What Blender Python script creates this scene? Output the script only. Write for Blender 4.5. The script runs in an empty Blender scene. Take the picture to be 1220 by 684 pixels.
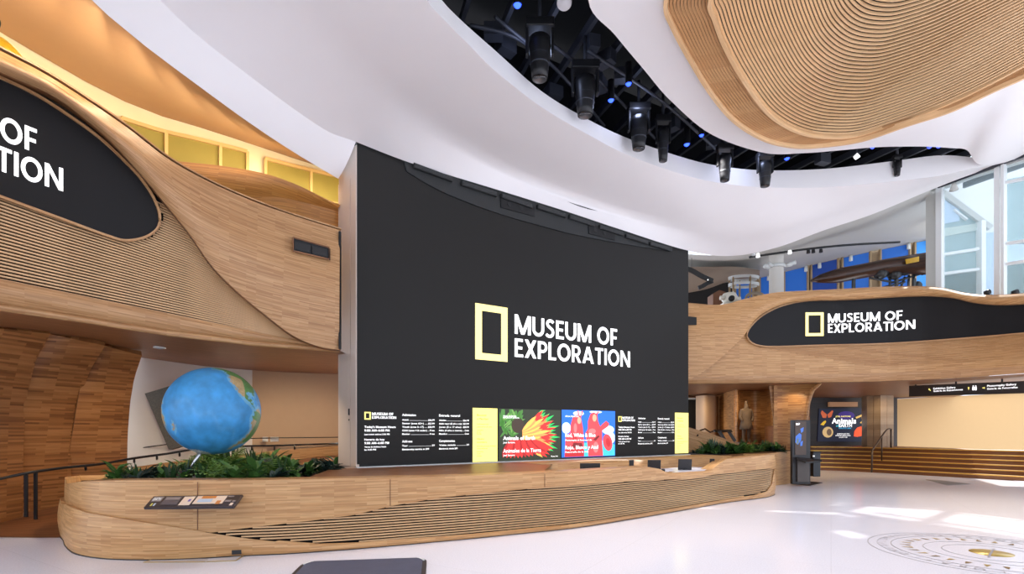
import bpy, bmesh, math, random
import numpy as np
from mathutils import Vector, Matrix
random.seed(7); RNG = np.random.default_rng(7)
SC = bpy.context.scene
COL = SC.collection

# ------------------------------------------------------------ camera
# eye 1.6 m above the floor, level, looking +Y; focal length 620 px on a 1220 px wide frame
F, EYE, HZ, CX = 620.0, 1.6, 513.0, 610.0
cam_d = bpy.data.cameras.new('camera'); cam = bpy.data.objects.new('camera', cam_d); COL.objects.link(cam)
cam.location = (0, 0, EYE); cam.rotation_euler = (math.pi/2, 0, 0)
cam_d.sensor_width = 36.0; cam_d.lens = 36.0*F/1220.0; cam_d.shift_y = (HZ-342.0)/1220.0
cam_d.clip_start = 0.05; cam_d.clip_end = 300
SC.camera = cam

# ------------------------------------------------------------ world, sun, exposure
w = bpy.data.worlds.new('sky'); SC.world = w; w.use_nodes = True
bg = w.node_tree.nodes['Background']; bg.inputs[0].default_value = (0.80, 0.875, 1.0, 1); bg.inputs[1].default_value = 1.75
SC.view_settings.view_transform = 'Standard'; SC.view_settings.look = 'None'
SC.view_settings.gamma = 1.0; SC.view_settings.use_curve_mapping = False
SC.view_settings.exposure = 0.22
sd = bpy.data.lights.new('sun', 'SUN'); sd.energy = 7.0; sd.angle = 0.02; sd.color = (1, 0.95, 0.88)
so = bpy.data.objects.new('sun', sd); COL.objects.link(so); so.location = (20, 25, 40)
so.rotation_euler = Vector((-5.0, -4.2, -7.0)).to_track_quat('-Z', 'Y').to_euler()

def area_light(name, loc, target, size, power, color=(1, 1, 1), size_y=None, spread=None):
    d = bpy.data.lights.new(name, 'AREA'); d.energy = power; d.color = color
    d.shape = 'RECTANGLE'; d.size = size; d.size_y = size_y or size
    if spread: d.spread = spread
    o = bpy.data.objects.new(name, d); COL.objects.link(o); o.location = loc
    o.rotation_euler = (Vector(target)-Vector(loc)).to_track_quat('-Z', 'Y').to_euler()
    return o
def spot_light(name, loc, target, power, color=(1, 0.8, 0.55), angle=80, blend=0.8, rad=0.05):
    d = bpy.data.lights.new(name, 'SPOT'); d.energy = power; d.color = color; d.spot_size = math.radians(angle)
    d.spot_blend = blend; d.shadow_soft_size = rad
    o = bpy.data.objects.new(name, d); COL.objects.link(o); o.location = loc
    o.rotation_euler = (Vector(target)-Vector(loc)).to_track_quat('-Z', 'Y').to_euler()
    return o

# ------------------------------------------------------------ measuring helpers
def P(px, py, Y): return Vector(((px-CX)/F*Y, Y, EYE-(py-HZ)/F*Y))
def PZ(px, py, z): return P(px, py, F*(z-EYE)/(HZ-py))
def PF(px, py): return PZ(px, py, 0.0)
def PP(px, py, A, B, off=0.0):
    """point on the vertical plane through plan points A, B (off = metres towards the eye)"""
    A = Vector((A[0], A[1])); B = Vector((B[0], B[1])); d = (B-A).normalized(); n = Vector((d.y, -d.x))
    if n.dot(-A) < 0: n = -n
    A2 = A + n*off; r = Vector(((px-CX)/F, 1.0))
    t = A2.dot(n)/r.dot(n)
    return P(px, py, t)
def interp(x, xs, ys): return float(np.interp(x, xs, ys))
def crv(pts, n, per=8):
    """smooth curve through 3-D points, n points evenly along it"""
    p = np.array([list(q) for q in pts], float)
    if len(p) == 2:
        t = np.linspace(0, 1, n)[:, None]; return [Vector(v) for v in p[0]*(1-t)+p[1]*t]
    d = np.linalg.norm(np.diff(p, axis=0), axis=1)**0.5; d = np.maximum(d, 1e-4)
    t = np.concatenate([[0], np.cumsum(d)])
    pe = np.vstack([2*p[0]-p[1], p, 2*p[-1]-p[-2]]); te = np.concatenate([[-d[0]], t, [t[-1]+d[-1]]])
    out = []
    for i in range(1, len(pe)-2):
        m = max(per, int(4*n/len(p)))
        for s in np.linspace(te[i], te[i+1], m, endpoint=False):
            t0, t1, t2, t3 = te[i-1:i+3]; P0, P1, P2, P3 = pe[i-1:i+3]
            A1 = (t1-s)/(t1-t0)*P0+(s-t0)/(t1-t0)*P1; A2 = (t2-s)/(t2-t1)*P1+(s-t1)/(t2-t1)*P2; A3 = (t3-s)/(t3-t2)*P2+(s-t2)/(t3-t2)*P3
            B1 = (t2-s)/(t2-t0)*A1+(s-t0)/(t2-t0)*A2; B2 = (t3-s)/(t3-t1)*A2+(s-t1)/(t3-t1)*A3
            out.append((t2-s)/(t2-t1)*B1+(s-t1)/(t2-t1)*B2)
    out.append(p[-1]); out = np.array(out)
    L = np.concatenate([[0], np.cumsum(np.linalg.norm(np.diff(out, axis=0), axis=1))])
    s = np.linspace(0, L[-1], n)
    return [Vector((np.interp(v, L, out[:, 0]), np.interp(v, L, out[:, 1]), np.interp(v, L, out[:, 2]))) for v in s]
def crv_key(pts, m):
    """smooth curve that keeps its control points: m samples per span, so rows with matching keys loft cleanly"""
    p = np.array([list(q) for q in pts], float); n = len(p)
    tan = np.zeros_like(p); tan[1:-1] = (p[2:]-p[:-2])/2; tan[0] = p[1]-p[0]; tan[-1] = p[-1]-p[-2]
    out = []
    for i in range(n-1):
        a = np.linalg.norm(p[i+1]-p[i])
        T0 = tan[i]*min(1, 1.2*a/max(1e-6, np.linalg.norm(tan[i]))); T1 = tan[i+1]*min(1, 1.2*a/max(1e-6, np.linalg.norm(tan[i+1])))
        for k in range(m):
            s = k/m; h = (2*s**3-3*s**2+1, s**3-2*s**2+s, -2*s**3+3*s**2, s**3-s**2)
            out.append(Vector(h[0]*p[i]+h[1]*T0+h[2]*p[i+1]+h[3]*T1))
    out.append(Vector(p[-1])); return out
def pxcurve(pts, n):
    """smooth 2-D curve of measured outline points"""
    return [(v.x, v.y) for v in crv([Vector((a, b, 0)) for a, b in pts], n)]

# ------------------------------------------------------------ object helpers
def tag(o, label=None, cat=None, group=None, kind=None):
    if label: o['label'] = label
    if cat: o['category'] = cat
    if group: o['group'] = group
    if kind: o['kind'] = kind
    return o
def empty(name, loc, label, cat, group=None, rz=0.0):
    o = bpy.data.objects.new(name, None); COL.objects.link(o); o.location = loc; o.rotation_euler = (0, 0, rz)
    o.empty_display_size = 0.1
    return tag(o, label, cat, group)
def world_of(o):
    M = Matrix.LocRotScale(o.location, o.rotation_euler, o.scale)
    return world_of(o.parent) @ o.matrix_parent_inverse @ M if o.parent else M
def adopt(o, parent):
    """parts are built in world coordinates and stay there when parented"""
    if parent is not None:
        o.parent = parent; o.matrix_parent_inverse = world_of(parent).inverted()
    return o
def mesh_obj(name, verts, faces, mat, parent=None, uvs=None, smooth=False, local=False):
    me = bpy.data.meshes.new(name); me.from_pydata([tuple(v) for v in verts], [], faces)
    if uvs is not None:
        ul = me.uv_layers.new(name='UVMap'); li = np.empty(len(me.loops), int); me.loops.foreach_get('vertex_index', li)
        u = np.array(uvs, np.float32)[li]; ul.data.foreach_set('uv', u.ravel())
    if smooth: me.polygons.foreach_set('use_smooth', [True]*len(me.polygons))
    if isinstance(mat, (list, tuple)):
        for m in mat: me.materials.append(m)
    else: me.materials.append(mat)
    me.update()
    o = bpy.data.objects.new(name, me); COL.objects.link(o)
    if parent is not None:
        if local: o.parent = parent
        else: adopt(o, parent)
    return o
def struct(o): o['kind'] = 'structure'; return o
def grid_normals(G):
    du = np.gradient(G, axis=1); dv = np.gradient(G, axis=0)
    n = np.cross(du, dv); return n/np.maximum(np.linalg.norm(n, axis=2, keepdims=True), 1e-9)
def loft(name, rows, mat, parent=None, thick=0.0, smooth=True, uvo=(0, 0), uvz=False):
    """surface through rows of points; thick>0 grows it to a shell away from the eye"""
    G = np.array([[list(p) for p in r] for r in rows]); R, C = G.shape[:2]
    U = np.zeros((R, C)); V = np.zeros((R, C))
    mid = G[R//2]; um = np.concatenate([[0], np.cumsum(np.linalg.norm(np.diff(mid, axis=0), axis=1))])
    U[:] = um[None, :]; V[1:] = np.cumsum(np.linalg.norm(np.diff(G, axis=0), axis=2), axis=0)
    if uvz: V = G[:, :, 2].copy()
    U += uvo[0]; V += uvo[1]
    verts = G.reshape(-1, 3); uv = np.stack([U.ravel(), V.ravel()], 1)
    f = [(r*C+c, r*C+c+1, (r+1)*C+c+1, (r+1)*C+c) for r in range(R-1) for c in range(C-1)]
    if thick:
        N = grid_normals(G); ctr = np.array([0, 0, EYE]); s = np.sign(((G-ctr)*N).sum(2).mean()) or 1
        back = (G+N*s*thick).reshape(-1, 3); o = R*C
        verts = np.vstack([verts, back]); uv = np.vstack([uv, uv])
        f += [(o+a, o+d, o+c_, o+b) for a, b, c_, d in f[:]]
        for c in range(C-1):
            f.append((c+1, c, o+c, o+c+1)); k = (R-1)*C; f.append((k+c, k+c+1, o+k+c+1, o+k+c))
        for r in range(R-1):
            a, b = r*C, (r+1)*C; f.append((a, b, o+b, o+a)); a += C-1; b += C-1; f.append((b, a, o+a, o+b))
    ob = mesh_obj(name, verts, f, mat, parent, uv, False)
    if smooth:
        nf = (R-1)*(C-1)*(2 if thick else 1)
        ob.data.polygons.foreach_set('use_smooth', [i < nf for i in range(len(ob.data.polygons))])
        if thick:   # keep the rim crisp
            for e in ob.data.edges: pass
            sharp = set()
            for p in list(ob.data.polygons)[nf:]:
                v = list(p.vertices)
                for i in range(4): sharp.add(tuple(sorted((v[i], v[(i+1) % 4]))))
            for e in ob.data.edges:
                if tuple(sorted(e.vertices)) in sharp: e.use_edge_sharp = True
    return ob
def sweep(name, pts, prof, mat, parent=None, up=Vector((0, 0, 1)), closed_ends=True, smooth=False, ups=None):
    """profile (side, up) swept along points"""
    n = len(pts); k = len(prof); V = []; UV = []; L = 0
    for i, p in enumerate(pts):
        t = (pts[min(i+1, n-1)]-pts[max(i-1, 0)]).normalized()
        u0 = ups[i] if ups else up
        side = t.cross(u0); side = side.normalized() if side.length > 1e-6 else Vector((1, 0, 0)); u = side.cross(t).normalized()
        if i: L += (p-pts[i-1]).length
        for j, (a, b) in enumerate(prof): V.append(p+side*a+u*b); UV.append((L, a+b))
    Fc = [(i*k+j, i*k+(j+1) % k, (i+1)*k+(j+1) % k, (i+1)*k+j) for i in range(n-1) for j in range(k)]
    if closed_ends: Fc += [tuple(range(k))[::-1], tuple(range((n-1)*k, n*k))]
    return mesh_obj(name, V, Fc, mat, parent, UV, smooth)
def rect(w, h): return [(-w/2, -h/2), (w/2, -h/2), (w/2, h/2), (-w/2, h/2)]
def circ(r, n=10): return [(r*math.cos(2*math.pi*i/n), r*math.sin(2*math.pi*i/n)) for i in range(n)]
def tube(name, pts, r, mat, parent=None, n=8): return sweep(name, [Vector(p) for p in pts], circ(r, n), mat, parent, smooth=True, up=Vector((0.13, 0.21, 0.97)))
def box(name, c, s, mat, parent=None, rz=0.0, bevel=0.0, rx=0.0):
    bm = bmesh.new(); bmesh.ops.create_cube(bm, size=1.0)
    for v in bm.verts: v.co = Vector((v.co.x*s[0], v.co.y*s[1], v.co.z*s[2]))
    if bevel: bmesh.ops.bevel(bm, geom=bm.edges[:], offset=bevel, segments=2, affect='EDGES', profile=0.5)
    M = Matrix.Translation(Vector(c)) @ Matrix.Rotation(rz, 4, 'Z') @ Matrix.Rotation(rx, 4, 'X')
    uvl = bm.loops.layers.uv.new('UVMap')
    for f in bm.faces:
        for l in f.loops:
            co = l.vert.co; nrm = f.normal
            l[uvl].uv = (co.x+co.y, co.z) if abs(nrm.z) < 0.7 else (co.x, co.y)
    bmesh.ops.transform(bm, matrix=M, verts=bm.verts)
    me = bpy.data.meshes.new(name); bm.to_mesh(me); bm.free(); me.materials.append(mat)
    o = bpy.data.objects.new(name, me); COL.objects.link(o); return adopt(o, parent)
def lathe(name, prof, mat, loc=(0, 0, 0), parent=None, n=24, axis=None):
    """(radius, height) profile turned about Z (or about axis)"""
    V, Fc = [], []; k = len(prof); q = Vector((0, 0, 1)).rotation_difference(axis) if axis else None
    for i in range(n):
        a = 2*math.pi*i/n
        for r, h in prof:
            v = Vector((r*math.cos(a), r*math.sin(a), h))
            if q: v = q @ v
            V.append(v+Vector(loc))
    for i in range(n):
        for j in range(k-1): Fc.append((i*k+j, ((i+1) % n)*k+j, ((i+1) % n)*k+j+1, i*k+j+1))
    o = mesh_obj(name, V, Fc, mat, parent, None, True); 
    return o
def slab(name, poly, z0, z1, mat, parent=None):
    """plan outline raised from z0 to z1"""
    n = len(poly); V = [(p[0], p[1], z0) for p in poly]+[(p[0], p[1], z1) for p in poly]
    Fc = [tuple(range(n))[::-1], tuple(range(n, 2*n))]+[(i, (i+1) % n, n+(i+1) % n, n+i) for i in range(n)]
    return mesh_obj(name, V, Fc, mat, parent, [(v[0], v[1]+v[2]) for v in V])
def plate(name, pts, d, mat, parent=None):
    """flat outline in space with thickness vector d"""
    n = len(pts); V = [Vector(p) for p in pts]+[Vector(p)+Vector(d) for p in pts]
    Fc = [tuple(range(n)), tuple(range(n, 2*n))[::-1]]+[(i, n+i, n+(i+1) % n, (i+1) % n) for i in range(n)]
    e0 = (V[1]-V[0]).normalized()
    uv = [((v-V[0]).dot(e0), (v-V[0]-e0*(v-V[0]).dot(e0)).length) for v in V]
    return mesh_obj(name, V, Fc, mat, parent, uv)
_tc = {}
def text_mesh(body, bold):
    key = (body, bold)
    if key not in _tc:
        c = bpy.data.curves.new('lettering', 'FONT'); c.body = body; c.size = 1.0; c.offset = bold; c.resolution_u = 3; c.space_character = 1.0+bold*2.2
        o = bpy.data.objects.new('lettering', c); COL.objects.link(o)
        dg = bpy.context.evaluated_depsgraph_get(); me = bpy.data.meshes.new_from_object(o.evaluated_get(dg))
        V = np.array([v.co[:2] for v in me.vertices]) if len(me.vertices) else np.zeros((0, 2))
        Fc = [tuple(p.vertices) for p in me.polygons]
        bpy.data.objects.remove(o); bpy.data.curves.remove(c); bpy.data.meshes.remove(me)
        _tc[key] = (V, Fc)
    return _tc[key]
def lettering(name, body, fn, mat, parent, x0, y0, width, cap, bold=0.02):
    """flat print: text fitted to width x cap height, laid on a surface by fn(x, y)"""
    V, Fc = text_mesh(body, bold)
    if not len(V): return None
    mn = V.min(0); mx = V.max(0); capf = 0.72
    sx = width/(mx[0]-mn[0]) if width else cap/capf; sy = cap/capf
    pts = [fn(x0+(v[0]-mn[0])*sx, y0+v[1]*sy) for v in V]
    return mesh_obj(name, pts, Fc, mat, parent)
# ------------------------------------------------------------ materials
def srgb(r, g, b):
    f = lambda c: (c/255/12.92) if c/255 <= 0.04045 else ((c/255+0.055)/1.055)**2.4
    return (f(r), f(g), f(b), 1.0)
def base_mat(name):
    m = bpy.data.materials.new(name); m.use_nodes = True; nt = m.node_tree
    return m, nt, nt.nodes['Principled BSDF'], nt.nodes, nt.links
def plain(name, c, rough=0.5, metal=0.0, noise=0.06, scale=6.0, spec=0.5):
    m, nt, b, N, L = base_mat(name)
    t = N.new('ShaderNodeTexNoise'); t.inputs['Scale'].default_value = scale; t.inputs['Detail'].default_value = 4
    tc = N.new('ShaderNodeTexCoord'); L.new(tc.outputs['Object'], t.inputs['Vector'])
    mx = N.new('ShaderNodeMix'); mx.data_type = 'RGBA'; L.new(t.outputs['Fac'], mx.inputs[0])
    c = srgb(*c)
    mx.inputs[6].default_value = [v*(1-noise) for v in c[:3]]+[1]; mx.inputs[7].default_value = [min(1, v*(1+noise)) for v in c[:3]]+[1]
    L.new(mx.outputs[2], b.inputs['Base Color']); b.inputs['Roughness'].default_value = rough; b.inputs['Metallic'].default_value = metal
    b.inputs['Specular IOR Level'].default_value = spec
    return m
def glow(name, c, s, base=None):
    m, nt, b, N, L = base_mat(name); c = srgb(*c)
    b.inputs['Base Color'].default_value = c if base is None else srgb(*base); b.inputs['Emission Color'].default_value = c; b.inputs['Emission Strength'].default_value = s
    b.inputs['Roughness'].default_value = 0.5
    return m
def wood(name, c1, c2, c3, strip=0.016, length=0.42, rough=0.42, bump=0.15):
    """laminated strips: rows of short lengths, each its own tone, with grain"""
    m, nt, b, N, L = base_mat(name)
    uv = N.new('ShaderNodeUVMap')
    br = N.new('ShaderNodeTexBrick'); br.offset = 0.37; br.offset_frequency = 3; br.squash = 1.0
    br.inputs['Scale'].default_value = 1.0; br.inputs['Brick Width'].default_value = length; br.inputs['Row Height'].default_value = strip
    br.inputs['Mortar Size'].default_value = 0.0; br.inputs['Color1'].default_value = (0, 0, 0, 1); br.inputs['Color2'].default_value = (1, 1, 1, 1)
    br.inputs['Bias'].default_value = 0.0
    L.new(uv.outputs['UV'], br.inputs['Vector'])
    ramp = N.new('ShaderNodeValToRGB'); e = ramp.color_ramp.elements
    e[0].position = 0.0; e[0].color = srgb(*c1); e[1].position = 1.0; e[1].color = srgb(*c3); x = e.new(0.5); x.color = srgb(*c2)
    L.new(br.outputs['Color'], ramp.inputs[0])
    mp = N.new('ShaderNodeMapping'); mp.inputs['Scale'].default_value = (3.0, 60.0, 1.0); L.new(uv.outputs['UV'], mp.inputs[0])
    g = N.new('ShaderNodeTexNoise'); g.inputs['Scale'].default_value = 1.0; g.inputs['Detail'].default_value = 5; L.new(mp.outputs[0], g.inputs['Vector'])
    gr = N.new('ShaderNodeMapRange'); gr.inputs[1].default_value = 0.3; gr.inputs[2].default_value = 0.7; gr.inputs[3].default_value = 0.84; gr.inputs[4].default_value = 1.1
    L.new(g.outputs['Fac'], gr.inputs[0])
    mx = N.new('ShaderNodeMix'); mx.data_type = 'RGBA'; mx.blend_type = 'MULTIPLY'; mx.inputs[0].default_value = 1.0
    L.new(ramp.outputs[0], mx.inputs[6]); L.new(gr.outputs[0], mx.inputs[7])
    L.new(mx.outputs[2], b.inputs['Base Color']); b.inputs['Roughness'].default_value = rough
    bp = N.new('ShaderNodeBump'); bp.inputs['Strength'].default_value = bump; bp.inputs['Distance'].default_value = 0.004
    L.new(g.outputs['Fac'], bp.inputs['Height']); L.new(bp.outputs[0], b.inputs['Normal'])
    return m
def floor_mat():
    m, nt, b, N, L = base_mat('white_terrazzo')
    tc = N.new('ShaderNodeTexCoord'); t = N.new('ShaderNodeTexNoise'); t.inputs['Scale'].default_value = 60; t.inputs['Detail'].default_value = 6
    L.new(tc.outputs['Object'], t.inputs['Vector'])
    r = N.new('ShaderNodeValToRGB'); r.color_ramp.elements[0].color = srgb(222, 221, 232); r.color_ramp.elements[1].color = srgb(235, 235, 245)
    r.color_ramp.elements[0].position = 0.35; r.color_ramp.elements[1].position = 0.65
    L.new(t.outputs['Fac'], r.inputs[0])
    br = N.new('ShaderNodeTexBrick'); br.offset = 0; br.inputs['Scale'].default_value = 1; br.inputs['Brick Width'].default_value = 2.4; br.inputs['Row Height'].default_value = 2.4
    br.inputs['Mortar Size'].default_value = 0.004; br.inputs['Color1'].default_value = (1, 1, 1, 1); br.inputs['Color2'].default_value = (0.985, 0.985, 0.985, 1); br.inputs['Mortar'].default_value = (0.88, 0.88, 0.88, 1)
    mp = N.new('ShaderNodeMapping'); mp.inputs['Rotation'].default_value = (0, 0, 0.55); L.new(tc.outputs['Object'], mp.inputs[0]); L.new(mp.outputs[0], br.inputs['Vector'])
    mx = N.new('ShaderNodeMix'); mx.data_type = 'RGBA'; mx.blend_type = 'MULTIPLY'; mx.inputs[0].default_value = 1
    L.new(r.outputs[0], mx.inputs[6]); L.new(br.outputs['Color'], mx.inputs[7]); L.new(mx.outputs[2], b.inputs['Base Color'])
    b.inputs['Roughness'].default_value = 0.16; b.inputs['Specular IOR Level'].default_value = 0.35
    return m
def glass_mat(name, tint, rough=0.0):
    m, nt, b, N, L = base_mat(name); b.inputs['Base Color'].default_value = srgb(*tint); b.inputs['Roughness'].default_value = rough
    b.inputs['Alpha'].default_value = 0.22; b.inputs['IOR'].default_value = 1.3
    return m
W_LIGHT = wood('oak_light', (176, 127, 78), (193, 146, 95), (205, 160, 109))
W_BAND = wood('oak_band', (166, 120, 78), (184, 139, 94), (196, 153, 108))
W_WALL = wood('oak_wall', (118, 72, 38), (158, 104, 58), (176, 122, 74), strip=0.03, length=0.4)
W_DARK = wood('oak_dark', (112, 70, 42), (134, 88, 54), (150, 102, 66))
W_SLAT = wood('oak_slat', (205, 163, 117), (218, 178, 132), (226, 190, 146), strip=0.2, length=2.0)
W_STEP = wood('oak_step', (120, 74, 40), (142, 92, 52), (158, 108, 66), strip=0.1, length=1.6)
W_FLOOR = wood('oak_floor', (112, 68, 42), (130, 82, 52), (144, 94, 62), strip=0.09, length=1.2)
W_PILLAR = wood('grey_oak', (158, 132, 104), (170, 144, 114), (182, 156, 126), strip=0.25, length=4.0)
WHITE = plain('white_plaster', (236, 232, 232), 0.55, noise=0.015, scale=2.0)
WHITE2 = plain('soft_white_wall', (228, 224, 218), 0.7, noise=0.02)
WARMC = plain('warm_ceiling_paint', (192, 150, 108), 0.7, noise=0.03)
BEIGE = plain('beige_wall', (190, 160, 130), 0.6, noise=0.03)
CREAM = plain('cream_wall', (206, 168, 118), 0.7, noise=0.02)
GREY = plain('grey_paint', (196, 198, 194), 0.6, noise=0.02)
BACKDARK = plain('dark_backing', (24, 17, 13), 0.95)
BLACK = plain('black_paint', (14, 14, 16), 0.6)
BLACKM = plain('black_metal', (26, 26, 28), 0.4, noise=0.2)
CAVITY = plain('cavity_black', (10, 11, 15), 0.9)
TRUSS = plain('truss_black', (50, 53, 62), 0.6)
SCREEN = plain('screen_charcoal', (42, 41, 40), 0.5, noise=0.02, spec=0.18)
SIGN = plain('sign_black', (30, 29, 30), 0.45, noise=0.03, spec=0.2)
CHROME = plain('brushed_steel', (190, 192, 196), 0.25, 1.0)
ALU = plain('pale_aluminium', (214, 218, 218), 0.4, 0.1)
L_WHITE = glow('lit_white', (250, 250, 250), 1.0)
L_YEL = glow('lit_yellow', (252, 236, 130), 0.85)
GOLD = plain('gold_inlay', (196, 168, 96), 0.35, 0.6)
GOLDN = plain('gold_nosing', (226, 178, 84), 0.35, 0.4)
INLAY = plain('grey_inlay', (150, 146, 150), 0.4)
FLOORM = floor_mat()
SOIL = plain('planting_soil', (38, 28, 20), 0.95, noise=0.3, scale=20)

# ------------------------------------------------------------ bold capitals of the museum name, drawn stroke by stroke
def _rib(pts, w_):
    out = []; p = [Vector((a, b, 0)) for a, b in pts]; n = len(p); off = []
    for i in range(n):
        t = (p[min(i+1, n-1)]-p[max(i-1, 0)]).normalized(); off.append(Vector((-t.y, t.x, 0))*w_/2)
    for i in range(n-1): out.append([tuple((p[i]+off[i])[:2]), tuple((p[i]-off[i])[:2]), tuple((p[i+1]-off[i+1])[:2]), tuple((p[i+1]+off[i+1])[:2])])
    return out
def _v(x, y0=0.0, y1=1.0, w_=.18): return [[(x-w_/2, y0), (x+w_/2, y0), (x+w_/2, y1), (x-w_/2, y1)]]
def _h(y, x0, x1, w_=.155): return [[(x0, y-w_/2), (x1, y-w_/2), (x1, y+w_/2), (x0, y+w_/2)]]
def _d(x0, x1, w_=.2, y0=0.0, y1=1.0): return [[(x0-w_/2, y0), (x0+w_/2, y0), (x1+w_/2, y1), (x1-w_/2, y1)]]
def _arc(cx, cy, rx, ry, a0, a1, n=14): return [(cx+rx*math.cos(t), cy+ry*math.sin(t)) for t in np.linspace(a0, a1, n)]
PI = math.pi
_bowl = _rib([(.1, .922)]+_arc(.33, .68, .2, .242, PI/2, -PI/2)+[(.1, .438)], .155)
GLY = {'M': (.96, _v(.09)+_v(.87)+_d(.48, .09, .2)+_d(.48, .87, .2)), 'U': (.74, _rib([(.09, 1.0), (.09, .37)]+_arc(.37, .37, .28, .29, PI, 2*PI)+[(.65, .37), (.65, 1.0)], .175)),
  'S': (.58, _rib([tuple(v[:2]) for v in crv([Vector((a, b, 0)) for a, b in ((.5, .83), (.40, .905), (.28, .925), (.15, .86), (.115, .73), (.19, .61), (.33, .52), (.45, .41), (.47, .27), (.40, .13), (.26, .075), (.14, .1), (.04, .18))], 30)], .165)),
  'E': (.52, _v(.09)+_h(.922, .1, .5)+_h(.5, .1, .46)+_h(.078, .1, .52)), 'F': (.5, _v(.09)+_h(.922, .1, .5)+_h(.47, .1, .46)), 'L': (.5, _v(.09)+_h(.078, .1, .5)), 'I': (.18, _v(.09)), 'T': (.62, _v(.31)+_h(.922, 0, .62)),
  'O': (.9, _rib(_arc(.45, .5, .355, .425, 0, 2*PI, 36), .18)), 'X': (.74, _d(.11, .63, .21)+_d(.63, .11, .21)), 'P': (.6, _v(.09)+_bowl), 'R': (.66, _v(.09)+_bowl+_d(.56, .3, .2, 0, .46)),
  'A': (.84, _d(.1, .42, .2)+_d(.74, .42, .2)+_h(.27, .2, .64, .14)), 'N': (.78, _v(.09)+_v(.69)+_d(.69, .09, .2)), ' ': (.26, [])}
def name_width(body): return sum(GLY[c][0]+.085 for c in body)-.085
def name_text(body, fn, mat, parent, x0, y0, width, cap):
    """lettering of the museum name; width None keeps natural proportions"""
    k = width/name_width(body) if width else cap; V, Fc = [], []; x = 0.0
    for c in body:
        for poly in GLY[c][1]:
            b = len(V); V += [fn(x0+(x+a)*k, y0+q*cap) for a, q in poly]; Fc.append(tuple(range(b, b+len(poly))))
        x += GLY[c][0]+.085
    return mesh_obj('name_lettering', V, Fc, mat, parent)
W_PIER = wood('oak_pier', (146, 96, 52), (178, 126, 74), (194, 144, 90), strip=0.03, length=0.4)
# ============================================================ SETTING
slab('floor', [(-14, -8), (16, -8), (16, 30), (-14, 30)], -0.3, 0.0, FLOORM); struct(bpy.data.objects['floor'])

# ---- the big screen wall plane (plan points) and its outline
SA, SB = Vector((-2.81, 9.37)), Vector((4.88, 14.40))
SD = (SB-SA).normalized(); SN = Vector((SD.y, -SD.x))        # towards the room
SLEN = (SB-SA).length
def scr(px, py):
    p = PP(px, py, SA, SB); return ((Vector((p.x, p.y))-SA).dot(SD), p.z)
def scr3(s, z, off=0.0):
    q = SA+SD*s+SN*off; return Vector((q.x, q.y, z))

# ---- white ceiling: outer edge (A), crease (B), opening edge (C), top of the opening fascia (D)
def on_scr(px, py): return PP(px, py, SA, SB, 0.06)
A = [Vector((-4.0, -3, 6.75)), Vector((-4.25, 2.5, 6.72)), PZ(191, 0, 6.7), PZ(298, 91, 6.7), PZ(386, 154, 6.7), on_scr(424, 169), on_scr(491.6, 195), on_scr(597, 227.5), on_scr(675, 252), on_scr(738, 273), on_scr(821, 299),
     P(872, 305, 15.4), P(925, 295, 15.3), P(980, 275, 15.2), P(1040, 255, 15.1), P(1105, 228, 15.1), P(1160, 207, 14.6), P(1220, 190, 13.6), P(1330, 150, 11.5), Vector((14.2, 6, 9.3)), Vector((14.2, -3, 9.3))]
B = [Vector((-2.6, -3, 6.95)), Vector((-2.8, 2.5, 6.92)), PZ(351, 0, 7.06), PZ(385, 38, 7.06), PZ(412, 62, 7.06), PZ(440, 86, 7.06), PZ(500, 140, 7.06), PZ(590, 199, 7.03), PZ(664, 232, 7.0), PZ(735, 255, 6.95), P(830, 276, 13.8),
     P(880, 280, 14.3), P(940, 268, 14.3), P(1000, 248, 14.3), P(1060, 233, 14.3), P(1115, 217, 14.5), P(1168, 201, 14.2), P(1235, 184, 13.4), P(1340, 150, 11.4), Vector((13.9, 6, 9.3)), Vector((13.9, -3, 9.3))]
C = [Vector((-1.5, -3, 7.0)), Vector((-1.6, 2.5, 7.0)), PZ(509, 0, 7.0), PZ(528, 22, 7.0), PZ(540, 35, 7.0), PZ(558, 53, 7.0), PZ(592, 86, 7.02), PZ(645.6, 128, 7.05), PZ(700, 160, 7.1), PZ(751, 186, 7.2), PZ(820, 210, 7.35),
     PZ(865, 219, 7.45), PZ(915, 223.5, 7.58), PZ(985, 223, 7.75), PZ(1060, 216.5, 7.98), PZ(1122, 209, 8.22), PZ(1172, 197, 8.5), PZ(1240, 181, 8.85), P(1345, 149, 11.3), Vector((13.7, 6, 9.3)), Vector((13.7, -3, 9.3))]
Dy = [None, None, -24, 2, 15, 32, 62, 109, 142, 166, 189.5, 199, 203, 201, 192.5, 185, 189]
NC = 17
M8 = 6
cA, cB, cC = crv_key(A, M8), crv_key(B, M8), crv_key(C, M8)
# corner of A at the screen's left end is sharp: rebuild that neighbourhood without overshoot
ceil_rows = []
for t in np.linspace(0, 1, 5): ceil_rows.append([a.lerp(b, t)+Vector((0, 0, 0.04*math.sin(math.pi*t))) for a, b in zip(cA, cB)])
for t in np.linspace(0, 1, 7)[1:]: ceil_rows.append([a.lerp(b, t) for a, b in zip(cB, cC)])
ceiling = struct(loft('ceiling', ceil_rows, WHITE))
# fascia round the lighting slot
Dt = [C[0]+Vector((0, 0, 0.35)), C[1]+Vector((0, 0, 0.35))]
for k in range(2, NC):
    c = C[k]; px = CX+F*c.x/c.y; Dt.append(P(px, Dy[k], c.y))
cD = crv_key(Dt, M8); cCs = crv_key(C[:NC], M8)
struct(loft('trim_1', [[a.lerp(b, t) for a, b in zip(cCs, cD)] for t in (0, 0.33, 0.66, 1)], WHITE))

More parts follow.
